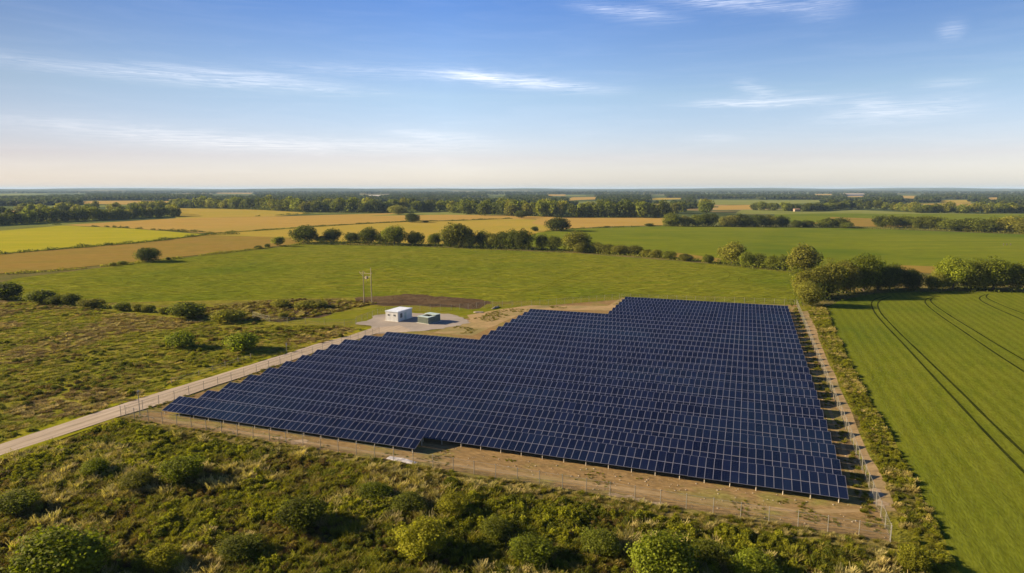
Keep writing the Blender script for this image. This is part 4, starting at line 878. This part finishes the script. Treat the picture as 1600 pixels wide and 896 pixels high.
# far-off woods, each one mass
FARTREES = coll_of('far crowns', [(crown_mesh('far crown', 90, 0.30, 5), (0.045, 0.065, 0.02)), (crown_mesh('far crown', 90, 0.30, 5), (0.06, 0.08, 0.024)), (crown_mesh('far crown', 90, 0.30, 5), (0.08, 0.09, 0.03))])
OPEN = [(min(q[0] for q in p), min(q[1] for q in p), max(q[0] for q in p), max(q[1] for q in p)) for mt, p in far_fields if max(q[1] for q in p) < 332]
def far_wood(x0, x1, b0, b1, hgt=13):
    """wood between image rows b1 (far) and b0 (near), converted to real ground"""
    P = px((x0, b0), (x1, b0), (x1, b1), (x0, b1)); A = np.array(P); w = hgt * 1.15
    y0, y1 = A[0][1], A[2][1]; n = int(min(900, max(30, abs(A[1][0] - A[0][0]) * (y1 - y0) / (w * w * 0.8))))
    t = rng.random(n) ** 1.3; y = y0 + (y1 - y0) * t; y = y + 0.03 * y0 * (vnoise(rng.random(n) * 9, y, 60, int(x0) % 50) - 0.5)
    xa = (x0 - CX) / F; xb = (x1 - CX) / F; x = (xa + (xb - xa) * rng.random(n)) * (y * CP + H * SP)
    hh = hgt * rng.uniform(0.7, 1.15, n)
    dep = y * CP + H * SP; pxx = CX + F * x / dep; pyb = CY + F * (H * CP - y * SP) / dep; pyt = CY + F * ((H - hh) * CP - y * SP) / (y * CP + (H - hh) * SP)
    ok = np.ones(n, bool)
    for (bx0, by0, bx1, by1) in OPEN:
        ok &= ~((pxx > bx0) & (pxx < bx1) & (pyt < by1 - 0.3) & (pyb > by0 + 0.2))
    if ok.sum() < 3: return
    x, y, hh = x[ok], y[ok], hh[ok]; n = len(x)
    scatter('distant_wood', np.stack([x, y], 1), np.stack([w * rng.uniform(0.8, 1.4, n), w * rng.uniform(0.8, 1.4, n), hh], 1), rng.integers(0, 3, n), FARTREES)
for a in [(-120, 50, 322, 315), (40, 125, 321, 313), (125, 262, 313.5, 308), (0, 130, 313, 308), (135, 265, 308, 304.5), (266, 330, 312, 307), (330, 520, 317, 310), (400, 560, 309, 305), (520, 720, 316, 309), (610, 760, 309, 305), (700, 900, 322, 315), (790, 860, 313, 308),
          (860, 1010, 319, 314), (930, 1015, 312, 307.5), (1000, 1085, 318.5, 313.5), (1040, 1185, 311, 306.5), (1185, 1300, 312, 306), (1284, 1410, 318.5, 311), (1300, 1400, 309, 304.5), (1400, 1465, 317, 311), (1440, 1600, 311.5, 305), (1515, 1700, 316, 311), (1535, 1720, 323, 317),
          (-150, 300, 302.6, 300.8), (300, 700, 303.6, 301.2), (700, 1100, 304.5, 301.4), (1100, 1700, 303.4, 300.8), (200, 600, 300.4, 299.2), (800, 1500, 300.6, 299.2), (-100, 400, 299, 298.3), (500, 1200, 298.8, 298.1), (1050, 1160, 327, 322)]:
    far_wood(*a, hgt=12 if a[2] > 305 else 15)
# far buildings
def shed(cx, base, w, h, d, mat, roof, label, name='barn', rz=0.0):
    c = g2(cx, base); rt = empty(name, (*c, 0), rz); tag(rt, label, 'building')
    mb = MB(); mb.box((-w / 2, 0, 0), (w / 2, d, h)); mb.build('wall', mat, rt)
    r = MB(); r.v = [(-w / 2 - .3, -.3, h + .005), (w / 2 + .3, -.3, h + .005), (w / 2 + .3, d + .3, h + .005), (-w / 2 - .3, d + .3, h + .005), (-w / 2 - .3, d / 2, h * 1.45), (w / 2 + .3, d / 2, h * 1.45)]
    r.f = [[0, 1, 5, 4], [2, 3, 4, 5], [0, 4, 3], [1, 2, 5], [3, 2, 1, 0]]; r.m = [0] * 5; r.build('roof', roof, rt)
shed(587, 310.3, 74, 9, 30, STONE, CONC, 'long white roofed farm shed far off above the woods')
shed(1403, 328, 16, 7, 9, STONE, TILE, 'pale farmhouse at the right end of the tree belt', 'house', 0.3)
shed(1246, 331, 9, 3.6, 6, TILE2, TILE, 'small brown barn in front of the dark tree belt', 'barn', 0.1)
shed(1335, 306.6, 110, 9, 40, WHITE, STONE, 'long pale shed far off at right')

# ------------------------------------------------------------------ air
hz, t, b = new_mat('haze')
t.n.remove(b)
pv = t.add('ShaderNodeVolumePrincipled', {'Color': (0.50, 0.72, 1.0, 1), 'Density': 4.6e-5, 'Anisotropy': 0.0})
t.l.new(pv.outputs[0], t.n['Material Output'].inputs['Volume'])
mb = MB(); mb.box((-26000, -3000, -1.5), (26000, 26000, 75)); o = mb.build('haze', hz); o['kind'] = 'stuff'

# ------------------------------------------------------------------ light
SUN_EL = R(21); SDIR = Vector((-1.0, 0.13, 0)).normalized()
sdir = Vector((SDIR.x * math.cos(SUN_EL), SDIR.y * math.cos(SUN_EL), math.sin(SUN_EL)))
sl = bpy.data.lights.new('sun', 'SUN'); sl.energy = 5.0; sl.angle = R(0.6); sl.color = (1.0, 0.80, 0.53)
so = bpy.data.objects.new('sun', sl); COL.objects.link(so); so.rotation_euler = sdir.to_track_quat('Z', 'Y').to_euler()
w = bpy.data.worlds.new('World'); SC.world = w; w.use_nodes = True
t = NT(w.node_tree); bg = t.n['Background']
sky = t.add('ShaderNodeTexSky', sky_type='NISHITA'); sky.sun_disc = False; sky.sun_elevation = SUN_EL
sky.sun_rotation = math.atan2(SDIR.x, SDIR.y); sky.altitude = 50; sky.air_density = 1.0; sky.dust_density = 0.8; sky.ozone_density = 2.0
dirv = t.add('ShaderNodeTexCoord').outputs['Generated']
sp = t.add('ShaderNodeSeparateXYZ', {0: t.add('ShaderNodeVectorMath', {0: dirv}, operation='NORMALIZE').outputs[0]})
az = t.math('ARCTAN2', sp.outputs[0], sp.outputs[1]); el = t.math('ARCSINE', sp.outputs[2])
cv = t.add('ShaderNodeCombineXYZ', {0: az, 1: t.math('MULTIPLY', el, 6.5), 2: 0.0}).outputs[0]
wisp = t.noise(t.mapping(cv, 0.0, (2.6, 4.5, 1)), 2.4, 6, 0.62, 0.9)
fine = t.noise(t.mapping(cv, 0.25, (5.5, 17.0, 1)), 2.6, 7, 0.66, 1.8)
total = None
def px_dir(X, Y):
    d = ray(X, Y); return math.atan2(d[0], d[1]), math.asin(d[2] / np.linalg.norm(d))
for (x0, y0, x1, y1, wd, amp) in [(0, 92, 560, 142, 9, 0.55), (250, 103, 480, 126, 7, 0.45), (440, 100, 700, 118, 9, 0.3), (690, 115, 930, 138, 8, 0.95), (700, 116, 780, 122, 7, 0.8), (1085, 163, 1290, 156, 7, 0.75), (1150, 132, 1210, 148, 8, 0.45), (1300, 182, 1520, 166, 12, 0.55), (1330, 160, 1400, 158, 6, 0.4),
                                  (905, 10, 1045, 28, 8, 0.65), (1050, 0, 1240, 8, 9, 0.75), (1250, 14, 1330, 6, 14, 0.35), (1468, 48, 1506, 46, 9, 0.4), (1440, 134, 1530, 128, 6, 0.3), (0, 188, 420, 224, 12, 0.45), (280, 224, 760, 228, 11, 0.4), (610, 206, 740, 216, 7, 0.45), (1080, 215, 1160, 217, 5, 0.2)]:
    a0, e0 = px_dir(x0, y0); a1, e1 = px_dir(x1, y1); L = math.hypot(a1 - a0, e1 - e0); th = math.atan2(e1 - e0, a1 - a0); c, s_ = math.cos(th), math.sin(th)
    da = t.math('SUBTRACT', az, (a0 + a1) / 2); de = t.math('ADD', t.math('SUBTRACT', el, (e0 + e1) / 2), t.math('MULTIPLY', t.math('SUBTRACT', wisp, 0.5), 0.022))
    u_ = t.math('ADD', t.math('MULTIPLY', da, c / (L * 0.55)), t.math('MULTIPLY', de, s_ / (L * 0.55)))
    v_ = t.math('SUBTRACT', t.math('MULTIPLY', de, c / (wd / F)), t.math('MULTIPLY', da, s_ / (wd / F)))
    q = t.math('ADD', t.math('POWER', t.math('ABSOLUTE', u_), 2.6), t.math('POWER', t.math('ABSOLUTE', v_), 1.6))
    g = t.math('MULTIPLY', t.math('EXPONENT', t.math('MULTIPLY', q, -1.0)), amp)
    total = g if total is None else t.math('ADD', total, g)
cl = t.math('MULTIPLY', total, t.ramp(fine, 0.34, 0.70, 0.06, 1.1), clamp=True)
# thin general veil
veil = t.math('MULTIPLY', t.ramp(wisp, 0.45, 0.85, 0, 0.12), t.ramp(el, 0.0, 0.35, 1.0, 0.25))
cl = t.math('MULTIPLY', t.math('MAXIMUM', cl, veil), t.ramp(sp.outputs[2], 0.0, 0.02))
cloudc = t.mix(t.ramp(el, 0.0, 0.25), (11.0, 10.0, 9.4), (11.0, 11.0, 11.6))
grade = t.add('ShaderNodeValToRGB', {0: t.math('DIVIDE', el, 0.30, clamp=True)})
er = grade.color_ramp.elements
for k, (p_, c_) in enumerate([(0.0, (0.80, 0.80, 1.0)), (0.15, (0.68, 0.60, 0.74)), (0.45, (0.58, 0.58, 0.65)), (0.88, (0.31, 0.42, 0.65))]):
    e_ = er[k] if k < 2 else er.new(p_)
    e_.position = p_; e_.color = (*c_, 1)
aa = t.math('ABSOLUTE', az); lft = t.math('LESS_THAN', az, 0.0)
def side(a_, b_):   # brightness towards the left and the right of the view
    return t.math('ADD', t.math('MULTIPLY', t.ramp(aa, 0.1, 0.68, 1.0, a_), lft), t.math('MULTIPLY', t.ramp(aa, 0.1, 0.68, 1.0, b_), t.math('SUBTRACT', 1.0, lft)))
hw_ = t.ramp(el, 0.02, 0.2)
sidef = t.math('ADD', t.math('MULTIPLY', side(0.50, 0.9), t.math('SUBTRACT', 1.0, hw_)), t.math('MULTIPLY', side(0.46, 0.76), hw_))
lowl = t.math('MULTIPLY', t.math('MULTIPLY', t.ramp(aa, 0.1, 0.68), lft), t.math('SUBTRACT', 1.0, hw_))
skyb = t.mix(1.0, sky.outputs[0], t.add('ShaderNodeCombineColor', {0: t.math('MULTIPLY', sidef, t.ramp(lowl, 0, 1, 1.0, 0.94)), 1: sidef, 2: t.math('MULTIPLY', sidef, t.ramp(lowl, 0, 1, 1.0, 1.08))}).outputs[0], 'MULTIPLY')
graded = t.mix(1.0, skyb, t.mix(1.0, grade.outputs[0], (2.0, 2.0, 2.0), 'MULTIPLY'), 'MULTIPLY')
skyc = t.mix(t.math('MULTIPLY', cl, 0.52), graded, cloudc)
t.l.new(skyc, bg.inputs['Color']); bg.inputs['Strength'].default_value = 0.054

# ------------------------------------------------------------------ render settings
SC.view_settings.view_transform = 'Standard'; SC.view_settings.look = 'None'; SC.view_settings.exposure = 1.45; SC.view_settings.gamma = 1.0
SC.render.engine = 'CYCLES'
cy = SC.cycles
cy.max_bounces = 6; cy.diffuse_bounces = 2; cy.glossy_bounces = 2; cy.transmission_bounces = 2; cy.transparent_max_bounces = 12; cy.volume_bounces = 0
cy.use_denoising = True; cy.caustics_reflective = False; cy.caustics_refractive = False
